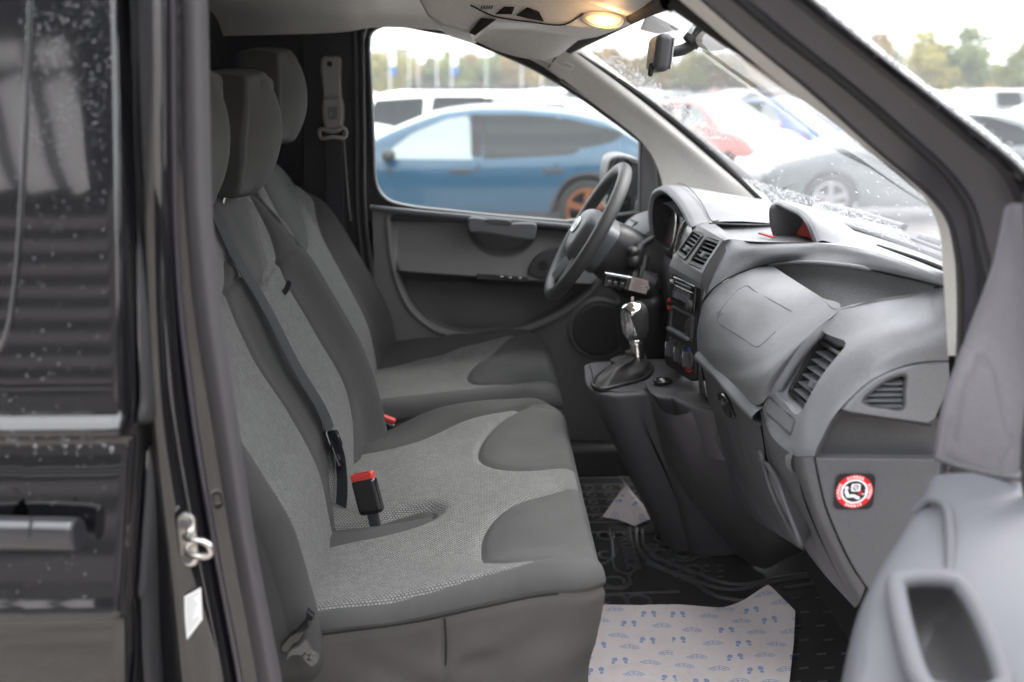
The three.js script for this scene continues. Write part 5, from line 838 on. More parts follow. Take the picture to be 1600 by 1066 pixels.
  part(door, 'mirror_joystick', new THREE.CylinderGeometry(.014, .016, .012, 24).rotateX(Math.PI / 2).translate(...at(848, 415, z0 + .012).toArray()), M.blackplastic);
  part(door, 'side_net', uvBox(plate(pl(z0 + .012, spline2([[826, 425], [838, 400], [870, 385], [890, 398], [885, 428], [850, 436]], 60)), z0 + .016, .01, null, .005)), M.lower);
  part(door, 'outer_skin', uvBox(plate(pl(-.87, [[548, 332], [640, 338], [890, 352], [1060, 366], [1110, 760], [560, 760]]), -.87, .012, null, .004)), M.paint);
  // outside mirror
  const mz = -1.0; const mglass = mat('mirrorglass', [.035, .036, .04], .08, { metalness: 1 }); const mir = part(door, 'outside_mirror', uvBox(plate(pl(mz, spline2([[944, 300], [945, 262], [951, 246], [966, 241], [985, 244], [998, 250], [1001, 290], [1000, 328], [985, 340], [958, 335], [946, 322]], 100)), mz + .05, .18, null, .014)), M.blackplastic);
  part(mir, 'mirror_glass', plate(pl(mz + .06, spline2([[961, 250], [975, 247], [985, 251], [986, 275], [984, 292], [966, 290], [960, 270]], 60)), mz + .062, .008, null, .002), mglass);
  part(mir, 'mirror_glass', plate(pl(mz + .06, spline2([[950, 306], [970, 302], [985, 308], [984, 328], [968, 334], [950, 326]], 60)), mz + .062, .008, null, .002), mglass);
  part(mir, 'mirror_arm', uvBox(bar(at(995, 318, mz), at(1010, 326, -.85), .06, .06, .02)), M.blackplastic);
}
// ---------------------------------------------------------------- floor mats and paper sheets
{
  const y = FLOOR - .012; const fm = thing('rubber_floor_mat', 'black moulded rubber floor mat with raised rings and lettering on the passenger side', 'floor mat', [.4, y, .1]);
  const fy = y + .006; const F2 = a => a.map(([px, py]) => { const v = atY(px, py, fy); return [v.x, -v.z]; });
  const flat = (poly, h, b = .002, holes) => uvBox(extr(poly, holes, h, b).rotateX(-Math.PI / 2).translate(0, fy, 0));
  part(fm, 'mat_sheet', uvBox(rbox(.86, .012, 1.02, .004).translate(.42, fy - .006, .18)), M.matrubber);
  const ringG = (px, py, r) => { const v = atY(px, py, fy); return new THREE.TorusGeometry(r, .0042, 8, 30).rotateX(Math.PI / 2).scale(1, .8, 1).translate(v.x, fy, v.z); };
  for (const [px, py, r] of [[1043, 842, .030], [1066, 866, .034], [1097, 862, .03], [1036, 868, .028], [960, 910, .024], [962, 940, .028], [998, 940, .026], [946, 838, .02], [947, 868, .018], [1020, 855, .012], [1085, 890, .02]]) { const m = part(fm, 'raised_ring', ringG(px, py, r), M.matridge); }
  for (const [px, py, r] of [[1066, 866, .018], [1043, 842, .015]]) part(fm, 'raised_dot', ringG(px, py, r), M.matridge);
  const ridge = (a, r = .0045) => tube(spline2(a, 30, false).map(p => atY(p[0], p[1], fy + .001)), r, false, 60, 8);
  part(fm, 'ridge', ridge([[994, 826], [995, 850], [1008, 872], [1035, 888], [1075, 902], [1105, 915], [1150, 922], [1200, 912], [1260, 902], [1310, 897]]), M.matridge);
  part(fm, 'ridge', ridge([[1003, 828], [1006, 850], [1022, 868], [1050, 882], [1090, 896], [1120, 908], [1160, 914], [1220, 903], [1300, 892]]), M.matridge);
  part(fm, 'ridge', ridge([[1090, 915], [1120, 932], [1165, 940]]), M.matridge);
  part(fm, 'ridge', ridge([[1010, 880], [1050, 897], [1085, 912], [1110, 930]]), M.matridge);
  part(fm, 'ridge', ridge([[938, 930], [1000, 927], [1062, 925]], .003), M.matridge);
  part(fm, 'ridge', ridge([[938, 919], [975, 919], [985, 912], [984, 900], [998, 888]], .004), M.matridge);
  part(fm, 'ridge', ridge([[952, 826], [962, 890], [985, 897], [993, 888], [983, 826]], .003), M.matridge);
  part(fm, 'ridge', ridge([[1225, 920], [1320, 905]], .004), M.matridge);
  part(fm, 'ridge', ridge([[936, 832], [950, 834], [956, 870], [948, 880], [936, 882]], .004), M.matridge);
  for (let i = 0; i < 5; i++) for (let j = 0; j < 7; j++) { const v = atY(1268 - i * 4 + (j % 2) * 12, 0 + 935 + j * 22, fy); part(fm, 'grip_bar', rbox(.020, .006, .004, .0015, 1).rotateY(.15).translate(v.x - .08 + i * .055, fy, v.z), M.matridge); }
  for (let i = 0; i < 4; i++) for (let j = 0; j < 3; j++) { const v = atY(1060 + i * 22, 884 + j * 9 - i * 0, fy); part(fm, 'grip_bar', rbox(.016, .005, .004, .0015, 1).translate(v.x, fy, v.z), M.matridge); }
  const font = await new FontLoader().loadAsync('fonts/droid/droid_sans_bold.typeface.json');
  { const a = atY(966, 832, fy), b = atY(982, 890, fy), d = b.clone().sub(a); const tg = new TextGeometry('PROACE', { font, size: .05, depth: .005, curveSegments: 4 }); tg.computeBoundingBox(); const L = tg.boundingBox.max.x; const k = d.length() / L; tg.scale(k, k * .9, 1); const ex = d.clone().normalize(), ez = V(0, 1, 0), ey = ez.clone().cross(ex); tg.applyMatrix4(basis(a.clone().add(V(-.004, 0, 0)), ex, ey, ez)); part(fm, 'lettering', norm(tg), M.matridge, 'embossed lettering PROACE'); }
  const dm = thing('rubber_floor_mat', 'black rubber floor mat in the driver footwell beyond the gear console', 'floor mat', [.3, y, -.7]);
  part(dm, 'mat_sheet', uvBox(rbox(.70, .012, .44, .004).translate(.42, fy - .006, -.58)), M.matrubber);
  for (let i = 0; i < 7; i++) part(dm, 'ridge', tube([V(.14, fy, -.42 - i * .05), V(.3, fy, -.415 - i * .05), V(.62, fy, -.42 - i * .05)], .004, false, 20, 6), M.matridge);
  for (let i = 0; i < 40; i++) part(dm, 'raised_ring', new THREE.TorusGeometry(.012, .0025, 6, 16).rotateX(Math.PI / 2).translate(.18 + (i % 8) * .05, fy, -.445 - Math.floor(i / 8) * .05), M.matridge);

  // printed protective paper
  const cv = document.createElement('canvas'); cv.width = cv.height = 1024; const x = cv.getContext('2d'); x.fillStyle = '#e2d9d9'; x.fillRect(0, 0, 1024, 1024);
  const carIcon = (cx, cy, s, a) => { x.save(); x.translate(cx, cy); x.rotate(a); x.scale(s, s); x.strokeStyle = '#6f8cc0'; x.lineWidth = 3; x.beginPath(); x.moveTo(-50, 8); x.quadraticCurveTo(-50, -4, -30, -6); x.quadraticCurveTo(-14, -24, 10, -23); x.quadraticCurveTo(30, -21, 44, -6); x.quadraticCurveTo(52, -2, 50, 10); x.lineTo(36, 12); x.moveTo(18, 12); x.lineTo(-18, 12); x.moveTo(-38, 11); x.lineTo(-48, 9); x.moveTo(-28, -5); x.lineTo(42, -6); x.moveTo(2, -22); x.lineTo(2, 8); x.stroke(); for (const wx of [-28, 27]) { x.beginPath(); x.arc(wx, 10, 9, 0, 7); x.stroke(); } x.restore(); };
  const foot = (cx, cy, s, a) => { x.save(); x.translate(cx, cy); x.rotate(a); x.scale(s, s); x.strokeStyle = '#5a82c2'; x.lineWidth = 3.6; for (let k = -3; k <= 3; k++) { x.beginPath(); const w = Math.sqrt(1 - k * k / 13) * 15; x.moveTo(-w, k * 6); x.lineTo(0, k * 6 - 3); x.lineTo(w, k * 6); x.stroke(); } x.beginPath(); x.ellipse(0, 0, 17, 24, 0, 0, 7); x.stroke(); for (let k = 0; k < 3; k++) { x.beginPath(); x.moveTo(-9, 36 + k * 6); x.lineTo(9, 36 + k * 6); x.stroke(); } x.beginPath(); x.ellipse(0, 43, 11, 11, 0, 0, 7); x.stroke(); x.restore(); };
  for (let k = 0; k < 260; k++) { x.fillStyle = `rgba(${120 + rnd() * 40 | 0},${112 + rnd() * 30 | 0},${105 + rnd() * 30 | 0},${.015 + .03 * rnd()})`; x.beginPath(); x.ellipse(rnd() * 1024, rnd() * 1024, 4 + rnd() * rnd() * 110, 3 + rnd() * rnd() * 60, rnd() * 3, 0, 7); x.fill(); }
  for (let j = 0; j < 8; j++) for (let i = 0; i < 6; i++) { const cx = i * 171 + (j % 2) * 85 + 40 + 36 * (hash2(i, j, 11) - .5), cy = j * 128 + 64 + 40 * (hash2(i, j, 12) - .5); ((i * 2 + j * 3) % 5 > 1) ? carIcon(cx, cy, 1.02, -.22 + .3 * hash2(i, j, 4)) : (foot(cx - 24, cy, .72, .25), foot(cx + 30, cy - 10, .72, -.1)); }
  const pt = new THREE.CanvasTexture(cv); pt.colorSpace = THREE.SRGBColorSpace; pt.wrapS = pt.wrapT = THREE.RepeatWrapping; pt.repeat.set(2.6, 2.6); pt.anisotropy = 8;
  const paper = mat('paper', G3(1), .8, { map: pt, side: THREE.DoubleSide, transmission: 0 });
  const sheet = (name, label, poly, hf) => { const t = thing(name, label, 'paper mat', [poly[0][0], fy, poly[0][1]], undefined); const xs = poly.map(p => p[0]), zs = poly.map(p => p[1]); const a = Math.min(...xs), b = Math.max(...xs), c = Math.min(...zs), d = Math.max(...zs); const cols = []; for (let i = 0; i <= 70; i++) { const col = []; for (let j = 0; j <= 70; j++) col.push(V(lerp(a, b, i / 70), fy, lerp(c, d, j / 70))); cols.push(col); } let g = gridGeo(cols); const s = sdPoly(poly); g = split(g, (x, y, z) => s(x, z))[0]; const p = g.attributes.position, u = g.attributes.uv; for (let i = 0; i < p.count; i++) { const ca = Math.cos(.13), sa = Math.sin(.13), X = p.getX(i), Z = -p.getZ(i); u.setXY(i, X * ca - Z * sa, X * sa + Z * ca); } const m = hf(g); part(t, 'paper_sheet', weld(m), paper); return t; };
  const P2 = a => a.map(([px, py]) => { const v = atY(px, py, fy + .008); return [v.x, v.z]; });
  const sd1 = P2([[880, 962], [938, 952], [1000, 954], [1060, 951], [1130, 950], [1168, 938], [1200, 926], [1222, 948], [1242, 966], [1240, 1010], [1228, 1120], [870, 1120]]);
  sheet('paper_floor_mat', 'large white protective paper with blue car print on the passenger floor mat', sd1, g => { const p = g.attributes.position; for (let i = 0; i < p.count; i++) { const X = p.getX(i), Z = p.getZ(i); p.setY(i, fy + .008 + .006 * Math.sin(X * 9 + Z * 4) * Math.sin(Z * 7 + 1) + .003 * Math.sin(X * 21 - Z * 13) + .006 + .009 * Math.abs(((X * 3.1 + Z * .6) % 1) - .5) + .004 * Math.abs(((Z * 3.7 - X * .5 + 5) % 1) - .5) + .012 * sst(.10, .0, Math.abs(X - .62)) * sst(.2, .0, Z)); } return g; });
  const sd2 = P2([[941, 806], [960, 782], [978, 757], [988, 776], [1008, 800], [1032, 808], [1010, 816], [990, 820], [960, 818]]);
  const t2 = thing('paper_floor_mat', 'small folded corner of white printed paper beside the gear console', 'paper mat', [sd2[0][0], fy, sd2[0][1]]);
  { const b = [atY(941, 808, fy + .004), atY(992, 822, fy + .004), atY(1034, 808, fy + .004)], tpp = [at(960, 782, b[0].z - .06), at(978, 757, b[1].z - .10), at(1010, 800, b[2].z - .05)]; const m0 = b.map((p, i) => p.clone().lerp(tpp[i], .3).add(V(-.004, .012, .008))); const g = (() => { const [A, D, C] = b, B = tpp[1].clone(); const lin = (p, q) => [p, p.clone().lerp(q, .5).add(V(0, .003, .002)), q]; return mergeGeometries([loft([lin(A, B), lin(A.clone().lerp(D, .5).add(V(0, .004, 0)), B), lin(D, B)], 14, 10), loft([lin(D, B), lin(D.clone().lerp(C, .5).add(V(-.004, .003, 0)), B), lin(C, tpp[2])], 14, 10)].map(norm)); })(); const u = g.attributes.uv; for (let i = 0; i < u.count; i++) u.setXY(i, u.getX(i) * 1.2 + .3, u.getY(i) * 1.2 + .1); part(t2, 'paper_sheet', g, paper); }
}
// ---------------------------------------------------------------- sliding door (near left)
{
  const d = thing('sliding_door', 'glossy black rain wet sliding door with handle at the left, nearest the camera', 'door', [-.6, 1.2, .95]);
  const prof = [[2.0, .890], [1.9, .8985], [1.82, .905], [1.748, .9124], [1.6615, .9224], [1.6007, .9304], [1.5479, .9371], [1.4963, .9435], [1.444, .9498], [1.4043, .9545], [1.380, .9573], [1.371, .9595], [1.363, .965], [1.356, .968], [1.349, .965], [1.343, .950], [1.338, .933], [1.3326, .931], [1.2994, .9386], [1.2597, .9478], [1.2198, .9573], [1.1731, .9690], [1.150, .976], [1.144, .972], [1.139, .966], [1.10, .966], [.9, .958], [.7, .93], [.5, .90]];
  const edge = (y) => { const py = interp([.5, 1.0, 1.055, 1.36, 1.78, 2.0], [-.420, -.412, -.405, -.381, -.366, -.36]); return py(y); };
  const xs = [-1.7, -1.2, -.9, -.7, -.6, -.5]; const cols = [];
  const shape = new THREE.CatmullRomCurve3(prof.map(p => V(0, p[0], p[1])), false, 'centripetal').getPoints(160);
  for (const x of xs) cols.push(shape.map(p => V(x, p.y, p.z)));
  for (let k = 0; k <= 10; k++) { const t = k / 10, a = t * Math.PI / 2; cols.push(shape.map(p => { const e = edge(p.y); if (k < 5) return V(lerp(-.5, e - .012, k / 5), p.y, p.z); const b = (k - 5) / 5 * Math.PI / 2; return V(e - .012 + .012 * Math.sin(b), p.y, p.z - .012 * (1 - Math.cos(b))); })); }
  cols.push(shape.map(p => V(edge(p.y) + .001, p.y, p.z - .05)));
  const skin = gridGeo(cols, true);
  // handle bowl
  const bowl = sdPoly(spline2(pl(.95, [[-60, 830], [-30, 775], [10, 765], [38, 790], [44, 835], [34, 880], [5, 905], [-40, 890]]), 80));
  const [bw, rest] = split(skin, (x, y, z) => z < .93 ? 1 : bowl(x, y));
  part(d, 'door_skin', weld(rest), M.paint);
  { const c = pl(.95, [[-8, 835]])[0]; const ring = spline2(pl(.95, [[-60, 830], [-30, 775], [10, 765], [38, 790], [44, 835], [34, 880], [5, 905], [-40, 890]]), 80).map(p => V(p[0], p[1], .945)); ring.push(ring[0]); part(d, 'handle_bowl', gridGeo(ring.map(p => [p, V(lerp(p.x, c[0], .15), lerp(p.y, c[1], .15), .93), V(lerp(p.x, c[0], .5), lerp(p.y, c[1], .5), .912), V(c[0], c[1], .905)])), M.paint); }
  part(d, 'door_edge', uvBox(loft([shape.filter((_, i) => i % 8 === 0).map(p => V(edge(p.y) + .004, p.y, p.z - .045)), shape.filter((_, i) => i % 8 === 0).map(p => V(edge(p.y) + .010, p.y, p.z - .055)), shape.filter((_, i) => i % 8 === 0).map(p => V(edge(p.y) + .012, p.y, p.z - .09))], 40, 6)), M.rubber);
  // pressed line of the blanked window
  part(d, 'pressing_line', tube([[17, -60, .95], [19, 120, .95], [21, 300, .95], [19, 440, .95], [10, 520, .95], [-10, 560, .95], [-60, 585, .95]].map(p => { const v = at(...p); v.z = interp(prof.map(p => p[0]).reverse(), prof.map(p => p[1]).reverse())(v.y); return v; }), .0028, false, 80, 8), M.paint);
  // handle
  const hp = [[-120, 832, .975], [-40, 832, .99], [30, 833, .993], [90, 834, .99], [118, 835, .985], [130, 836, .972]];
  const hC = new THREE.CatmullRomCurve3(pts3(hp)); const hc = []; for (let i = 0; i <= 60; i++) { const p = hC.getPoint(i / 60); const k = i > 54 ? Math.sqrt(Math.max(0, 1 - Math.pow((i - 54) / 6, 2))) : 1; const col = []; for (let j = 0; j <= 24; j++) { const a = j / 24 * Math.PI * 2; const c = Math.cos(a), s = Math.sin(a); col.push(p.clone().add(V(0, .0168 * k * Math.sign(s) * Math.pow(Math.abs(s), .75), .013 * k * Math.sign(c) * Math.pow(Math.abs(c), .8)))); } hc.push(col); }
  const h = part(d, 'door_handle', gridGeo(hc), mat('handlepaint', [.016, .016, .02], .35, { clearcoat: .8, clearcoatRoughness: .15 }));
  part(h, 'handle_joint', tube([[48, 808, .9995], [46, 835, 1.005], [47, 862, .9995]], .0012, false, 12, 5), M.dark);
  // rain drops
  const drop = new THREE.SphereGeometry(1, 8, 6); const list = []; const dm = new THREE.Matrix4();
  for (let k = 0; k < 900; k++) { const t = rnd(), px = rr(0, 158), py = t < .75 ? rr(-20, 330) * (rnd() < .5 ? 1 : .7) : rr(300, 930); const zz = interp(prof.map(p => p[0]).reverse(), prof.map(p => p[1]).reverse()); let p = at(px, py, .95); p.z = zz(p.y) + .0003; const r = .0004 + .0009 * Math.pow(rnd(), 3); dm.compose(p, new THREE.Quaternion(), V(r, r * rr(.9, 1.3), r * .6)); list.push(dm.clone()); }
  for (let k = 0; k < 60; k++) { const x = rr(-.56, -.39), r = .0007 + .0016 * Math.pow(rnd(), 2); const yy = 1.352 - rnd() * rnd() * .03; dm.compose(V(x, yy, .966), new THREE.Quaternion(), V(r * 1.2, r, r * .7)); list.push(dm.clone()); }
  const im = new THREE.InstancedMesh(drop, mat('raindrop', [.32, .32, .35], .05, { clearcoat: 1, transmission: .7, thickness: .002, ior: 1.33 }), list.length); list.forEach((m, i) => im.setMatrixAt(i, m)); im.name = 'rain_drops'; im.userData.kind = 'stuff'; im.position.set(.6, -1.2, -.95); d.add(im);
}
// ---------------------------------------------------------------- open passenger door (near right)
{
  const d = thing('passenger_door', 'open passenger door with grey lining and pull handle recess, blurred at the right edge', 'door', [.6, 1.1, .95]);
  const trim = [
    [[1600, 735, .98], [1680, 770, 1.02], [1760, 830, 1.08], [1840, 920, 1.14], [1920, 1030, 1.19], [1990, 1160, 1.24]],
    [[1530, 738, .975], [1570, 790, 1.02], [1625, 850, 1.08], [1690, 940, 1.14], [1740, 1040, 1.19], [1780, 1160, 1.24]],
    [[1478, 741, .965], [1484, 790, 1.01], [1488, 850, 1.06], [1488, 930, 1.11], [1480, 1020, 1.15], [1470, 1160, 1.20]],
    [[1458, 745, .955], [1444, 785, .985], [1420, 830, 1.02], [1388, 890, 1.06], [1360, 960, 1.10], [1336, 1100, 1.16]],
    [[1450, 765, .945], [1432, 800, .970], [1402, 850, 1.0], [1366, 905, 1.04], [1338, 970, 1.08], [1310, 1110, 1.14]],
    [[1448, 800, .935], [1432, 840, .955], [1402, 900, .985], [1366, 960, 1.02], [1340, 1030, 1.06], [1300, 1180, 1.11]],
    [[1470, 900, .935], [1456, 940, .95], [1430, 1000, .98], [1400, 1060, 1.01], [1370, 1130, 1.05], [1340, 1280, 1.1]]];
  let g = loft(trim, 70, 70);
  const hs = [at(1440, 915, 1.10), at(1520, 922, 1.105), at(1540, 1045, 1.17), at(1430, 1045, 1.17)];
  const cupF = frame(at(1476, 985, 1.135), V(1, 0, 0), at(1476, 905, 1.09).sub(at(1476, 1060, 1.17))); const cupP = spline2([[-.030, .045], [.022, .045], [.031, .03], [.036, -.04], [.030, -.055], [-.030, -.055], [-.036, -.045], [-.034, .034]], 70);
  g = cut(g, hole(cupF, cupP, .06));
  part(d, 'door_lining', uvBox(g), mat('doorlining', [.088, .089, .102], .6, { bumpMap: grain, bumpScale: .0002 }));
  const pc = cupP.map(p => p); pc.push(pc[0]);
  part(d, 'handle_recess', uvBox(gridGeo(pc.map(p => [cupF.w(p[0] * 1.03, p[1] * 1.03, .012), cupF.w(p[0], p[1], .0), cupF.w(p[0] * .95, p[1] * .95, -.03), cupF.w(p[0] * .8, p[1] * .8, -.06), cupF.w(0, 0, -.062)]))), M.lower);
  part(d, 'recess_rim', new THREE.TubeGeometry(new THREE.CatmullRomCurve3(cupP.filter((_, i) => i % 3 === 0).map(p => cupF.w(p[0] * 1.06, p[1] * 1.06, .003)), true), 90, .010, 12, true), M.doorlining);
  part(d, 'lining_rib', tube([[1430, 800, .99], [1452, 782, 1.0], [1476, 790, 1.02], [1484, 830, 1.05], [1484, 900, 1.09]], .005, false, 60, 8), M.doorlining);
  part(d, 'corner_trim', uvBox(loft([
    [[1600, 318, 1.0], [1603, 400, 1.0], [1606, 560, 1.0], [1600, 680, 1.0], [1592, 742, 1.0]],
    [[1580, 318, .985], [1585, 400, .985], [1580, 560, .985], [1565, 680, .985], [1560, 738, .985]],
    [[1573, 322, .97], [1560, 400, .965], [1530, 510, .955], [1500, 620, .955], [1490, 725, .955]],
    [[1569, 330, .94], [1552, 410, .94], [1512, 520, .94], [1475, 625, .94], [1462, 712, .94]],
    [[1572, 335, .91], [1556, 415, .91], [1520, 525, .91], [1484, 630, .91], [1470, 715, .91]]], 50, 30)), plas('cornergrey', [.155, .15, .165], .75));
  part(d, 'corner_trim_edge', tube([[1462, 714, .955], [1500, 728, .965], [1560, 742, .985], [1596, 748, 1.0]], .004, false, 30, 8), M.dashdark);
  part(d, 'door_frame', uvBox(loft([[[1598, 300, 1.01], [1608, 560, 1.01], [1596, 760, 1.01], [1640, 900, 1.05]], [[1630, 300, 1.03], [1640, 560, 1.03], [1630, 760, 1.03], [1690, 900, 1.08]]], 20, 4)), M.rubber);
  part(d, 'hinge_pillar', uvBox(loft([[[1494, 540, .86], [1490, 620, .86], [1470, 720, .86], [1462, 800, .86]], [[1500, 540, .90], [1498, 620, .90], [1482, 720, .90], [1476, 820, .90]], [[1560, 540, .90], [1560, 620, .90], [1560, 720, .90], [1560, 820, .90]]], 20, 8)), M.paintin);
  part(d, 'outer_skin', uvBox(loft([[V(.70, 1.36, .98), V(.80, 1.36, 1.5), V(.86, 1.34, 2.0)], [V(.72, .9, .98), V(.82, .9, 1.5), V(.88, .9, 2.0)], [V(.70, .6, .98), V(.80, .6, 1.5), V(.86, .6, 2.0)]], 20, 20)), M.paint);
}
// ---------------------------------------------------------------- parked cars
mat('carglass', [.022, .026, .028], .12, { ior: 1.4 }); mat('carglasslight', [.24, .29, .29], .05, { clearcoat: .6 });
mat('tyre', [.02, .02, .02], .8); mat('alloy', [.45, .45, .47], .35, { metalness: .8 }); mat('copper', [.22, .08, .035], .4, { metalness: .6 }); mat('cladding', [.03, .03, .033], .7);
mat('headlamp', [.75, .78, .8], .1, { clearcoat: 1 }); mat('taillamp', [.45, .02, .02], .15, { clearcoat: 1 });
const paints = {}; const paintOf = (n, rgb) => paints[n] ??= mat('car_' + n, rgb, .35, { clearcoat: n === 'teal' ? .7 : 1, clearcoatRoughness: .06 });
paintOf('white', [.80, .80, .80]); paintOf('silver', [.42, .43, .44]); paintOf('grey', [.16, .17, .17]); paintOf('black', [.02, .02, .022]); paintOf('blue', [.03, .12, .36]); paintOf('navy', [.02, .05, .16]); paintOf('red', [.46, .17, .16]); paintOf('teal', [.003, .050, .100]); paintOf('palegrey', [.10, .125, .122]);
function wheelGeo(r) { const t = new THREE.TorusGeometry(r * .82, r * .2, 12, 40); const tread = new THREE.CylinderGeometry(r, r, .19, 40, 1, true).rotateX(Math.PI / 2); return mergeGeometries([t.scale(1, 1, .5).translate(0, 0, .07), tread].map(norm)); }
function car(name, label, o, colour, group) {
  const c = thing(name, label, 'car', [0, 0, 0], group); const { L, w, belt, roof, top, wins, ws, wx, r = .33 } = o; const topF = smoothInterp(top.map(p => p[0]), top.map(p => p[1]));
  const N = 64, cols = []; for (let i = 0; i <= N; i++) {
    const x = lerp(-L / 2, L / 2, i / N); const e = Math.min(1, Math.sqrt(Math.max(0, 1 - Math.pow(Math.abs(x) / (L / 2), 6)))); const ww = w * lerp(.80, 1, e); const T = topF(x), b = Math.min(belt + .02 * (-x), T - .03), t = clamp((T - b) / (roof - belt)); const wt = lerp(ww * .93, ww * .70, t); const y0 = lerp(.38, .20, e);
    const half = [[ww * .86, y0], [ww * .96, y0 + .10], [ww, .52], [ww * .985, lerp(.52, b, .7)], [ww * .95, b], [lerp(ww * .95, wt, .5), lerp(b, T - .05, .5)], [wt, T - .045], [wt * .80, T - .004], [0, T + .02]];
    const cr = new THREE.CatmullRomCurve3([...half.map(p => V(x, p[1], p[0])), ...half.slice(0, -1).reverse().map(p => V(x, p[1], -p[0]))], false, 'centripetal'); cols.push(cr.getPoints(96)); }
  let g = gridGeo(cols, true);
  for (const X of [cols[0], cols[N]]) { const k = X[0].x > 0; const cen = X.map(p => p); const capC = cen.map((p, i) => [p, V(p.x + (k ? .02 : -.02), lerp(p.y, .55, .5), p.z * .5), V(p.x + (k ? .025 : -.025), .55, 0)]); g = mergeGeometries([g, gridGeo(capC)].map(norm)); }
  for (const x of wx) g = split(g, (X, Y, Z) => Math.abs(Z) < w * .5 ? 1 : Math.hypot(X - x, Y - r) - r - .055)[1];
  const glass = []; let side = M.carglass;
  for (const P of wins) { const s = sdPoly(P); const [a, b] = split(g, (X, Y, Z) => Y > topF(X) - .05 ? 1 : Math.abs(Z) < w * .55 ? 1 : s(X, Y)); glass.push(a); g = b; }
  const shield = []; for (const [xa, xb] of ws) { const [a, b] = split(g, (X, Y, Z) => Math.max(xa - X, X - xb, Math.abs(Z) - w * (.80 - .12 * clamp((Y - belt) / (roof - belt))), topF(X) - .06 - Y)); shield.push(a); g = b; }
  const b = part(c, 'body', weld(g), paints[colour]);
  glass.forEach((s, i) => split(s, (X, Y, Z) => Z).forEach(h => h.attributes.position.count && part(c, i === 2 && o.clad ? 'quarter_panel' : 'window', weld(h), i ? M.carglass : M.carglasslight))); shield.forEach((s, i) => s.attributes.position.count && part(c, i ? 'rear_window' : 'windscreen', weld(s), i ? M.carglass : M.carglasslight));
  part(c, 'underbody', rbox(L * .92, .35, w * 1.55, .08).translate(0, .42, 0), M.cladding);
  for (const x of wx) for (const s of [-1, 1]) { const m = part(c, 'wheel', wheelGeo(r).rotateY(s < 0 ? Math.PI : 0).translate(x, r, s * (w - .12)), M.tyre); const sp = [new THREE.CylinderGeometry(r * .16, r * .16, .05, 16).rotateX(Math.PI / 2)]; for (let k = 0; k < 5; k++) sp.push(rbox(.07, r * .64, .03, .01, 1).translate(0, r * .34, 0).rotateZ(k * 1.2566)); sp.push(new THREE.TorusGeometry(r * .66, .018, 8, 32)); part(m, 'rim', mergeGeometries(sp.map(norm)).translate(x, r, s * (w - .03)), o.rim || M.alloy); }
  for (const s of [-1, 1]) { part(c, 'headlamp', rbox(.12, .14, .36, .05).rotateY(s * .35).translate(L / 2 - .12, .68, s * w * .66), M.headlamp); part(c, 'tail_lamp', rbox(.10, .16, .34, .04).rotateY(-s * .3).translate(-L / 2 + .10, .86, s * w * .70), M.taillamp); const mm = part(c, 'door_mirror', new THREE.SphereGeometry(.1, 14, 10).scale(.8, .75, 1.3).translate(o.mx ?? .75, belt + .06, s * (w + .10)), o.clad ? M.cladding : paints[colour]);
    for (const hx of o.handles || [-.05, -.95]) part(c, 'door_handle', rbox(.22, .045, .04, .015).translate(hx, belt - .13, s * (w * .985)), M.cladding); }
  for (const q of [-1, 1]) part(c, 'window_pillar', rbox(.12, o.roof - belt - .1, .012, .004, 1).rotateX(-q * .36).translate(-.12, (o.roof + belt) / 2 - .02, q * (w * .845)), M.cladding);
  if (o.clad) for (const x of wx) for (const q of [-1, 1]) part(c, 'arch_trim', new THREE.TorusGeometry(r + .06, .03, 8, 30, Math.PI).translate(x, r, q * (w * .97)), M.cladding);
  if (o.quarter) for (const q of [-1, 1]) part(c, 'quarter_panel', extr(o.quarter, null, .02, .004).rotateX(0).translate(0, 0, q > 0 ? w * .82 : -w * .84), M.carglass);
  if (o.clad) for (const s of [-1, 1]) part(c, 'sill_cladding', rbox(L * .5, .12, .04, .02).translate(0, .28, s * w * .95), M.cladding);
  if (o.rails) for (const s of [-1, 1]) part(c, 'roof_rail', rbox(1.7, .03, .03, .012).translate(-.4, roof + .03, s * w * .62), M.cladding);
  for (const s of [-1, 1]) for (const dx of o.gaps || [.78, -.22]) part(c, 'door_gap', rbox(.02, belt - .42, .010, .002, 1).translate(dx, .34 + (belt - .34) / 2, s * (w * .985)), M.cladding);
  return c;
}
const HATCH = { L: 4.32, w: .90, belt: .92, roof: 1.50, wx: [1.38, -1.38], r: .35, rim: M.copper, clad: true, mx: .86, handles: [.06, -.98],
  top: [[-2.16, .95], [-2.05, 1.10], [-1.7, 1.34], [-1.2, 1.45], [-.6, 1.50], [-.1, 1.50], [.35, 1.44], [.9, 1.23], [1.3, 1.03], [1.8, .92], [2.08, .80], [2.16, .66]],
  wins: [[[.98, .93], [.62, 1.20], [.22, 1.36], [-.04, 1.40], [-.08, .92]], [[-.2, .92], [-.17, 1.41], [-.7, 1.41], [-1.05, 1.385], [-1.31, 1.03], [-1.2, .97]], [[-1.045, 1.388], [-1.5, 1.29], [-1.84, 1.20], [-1.64, 1.10], [-1.31, 1.03]]], ws: [[.30, 1.22], [-2.06, -1.55]], gaps: [.86, -.14, -1.02] };
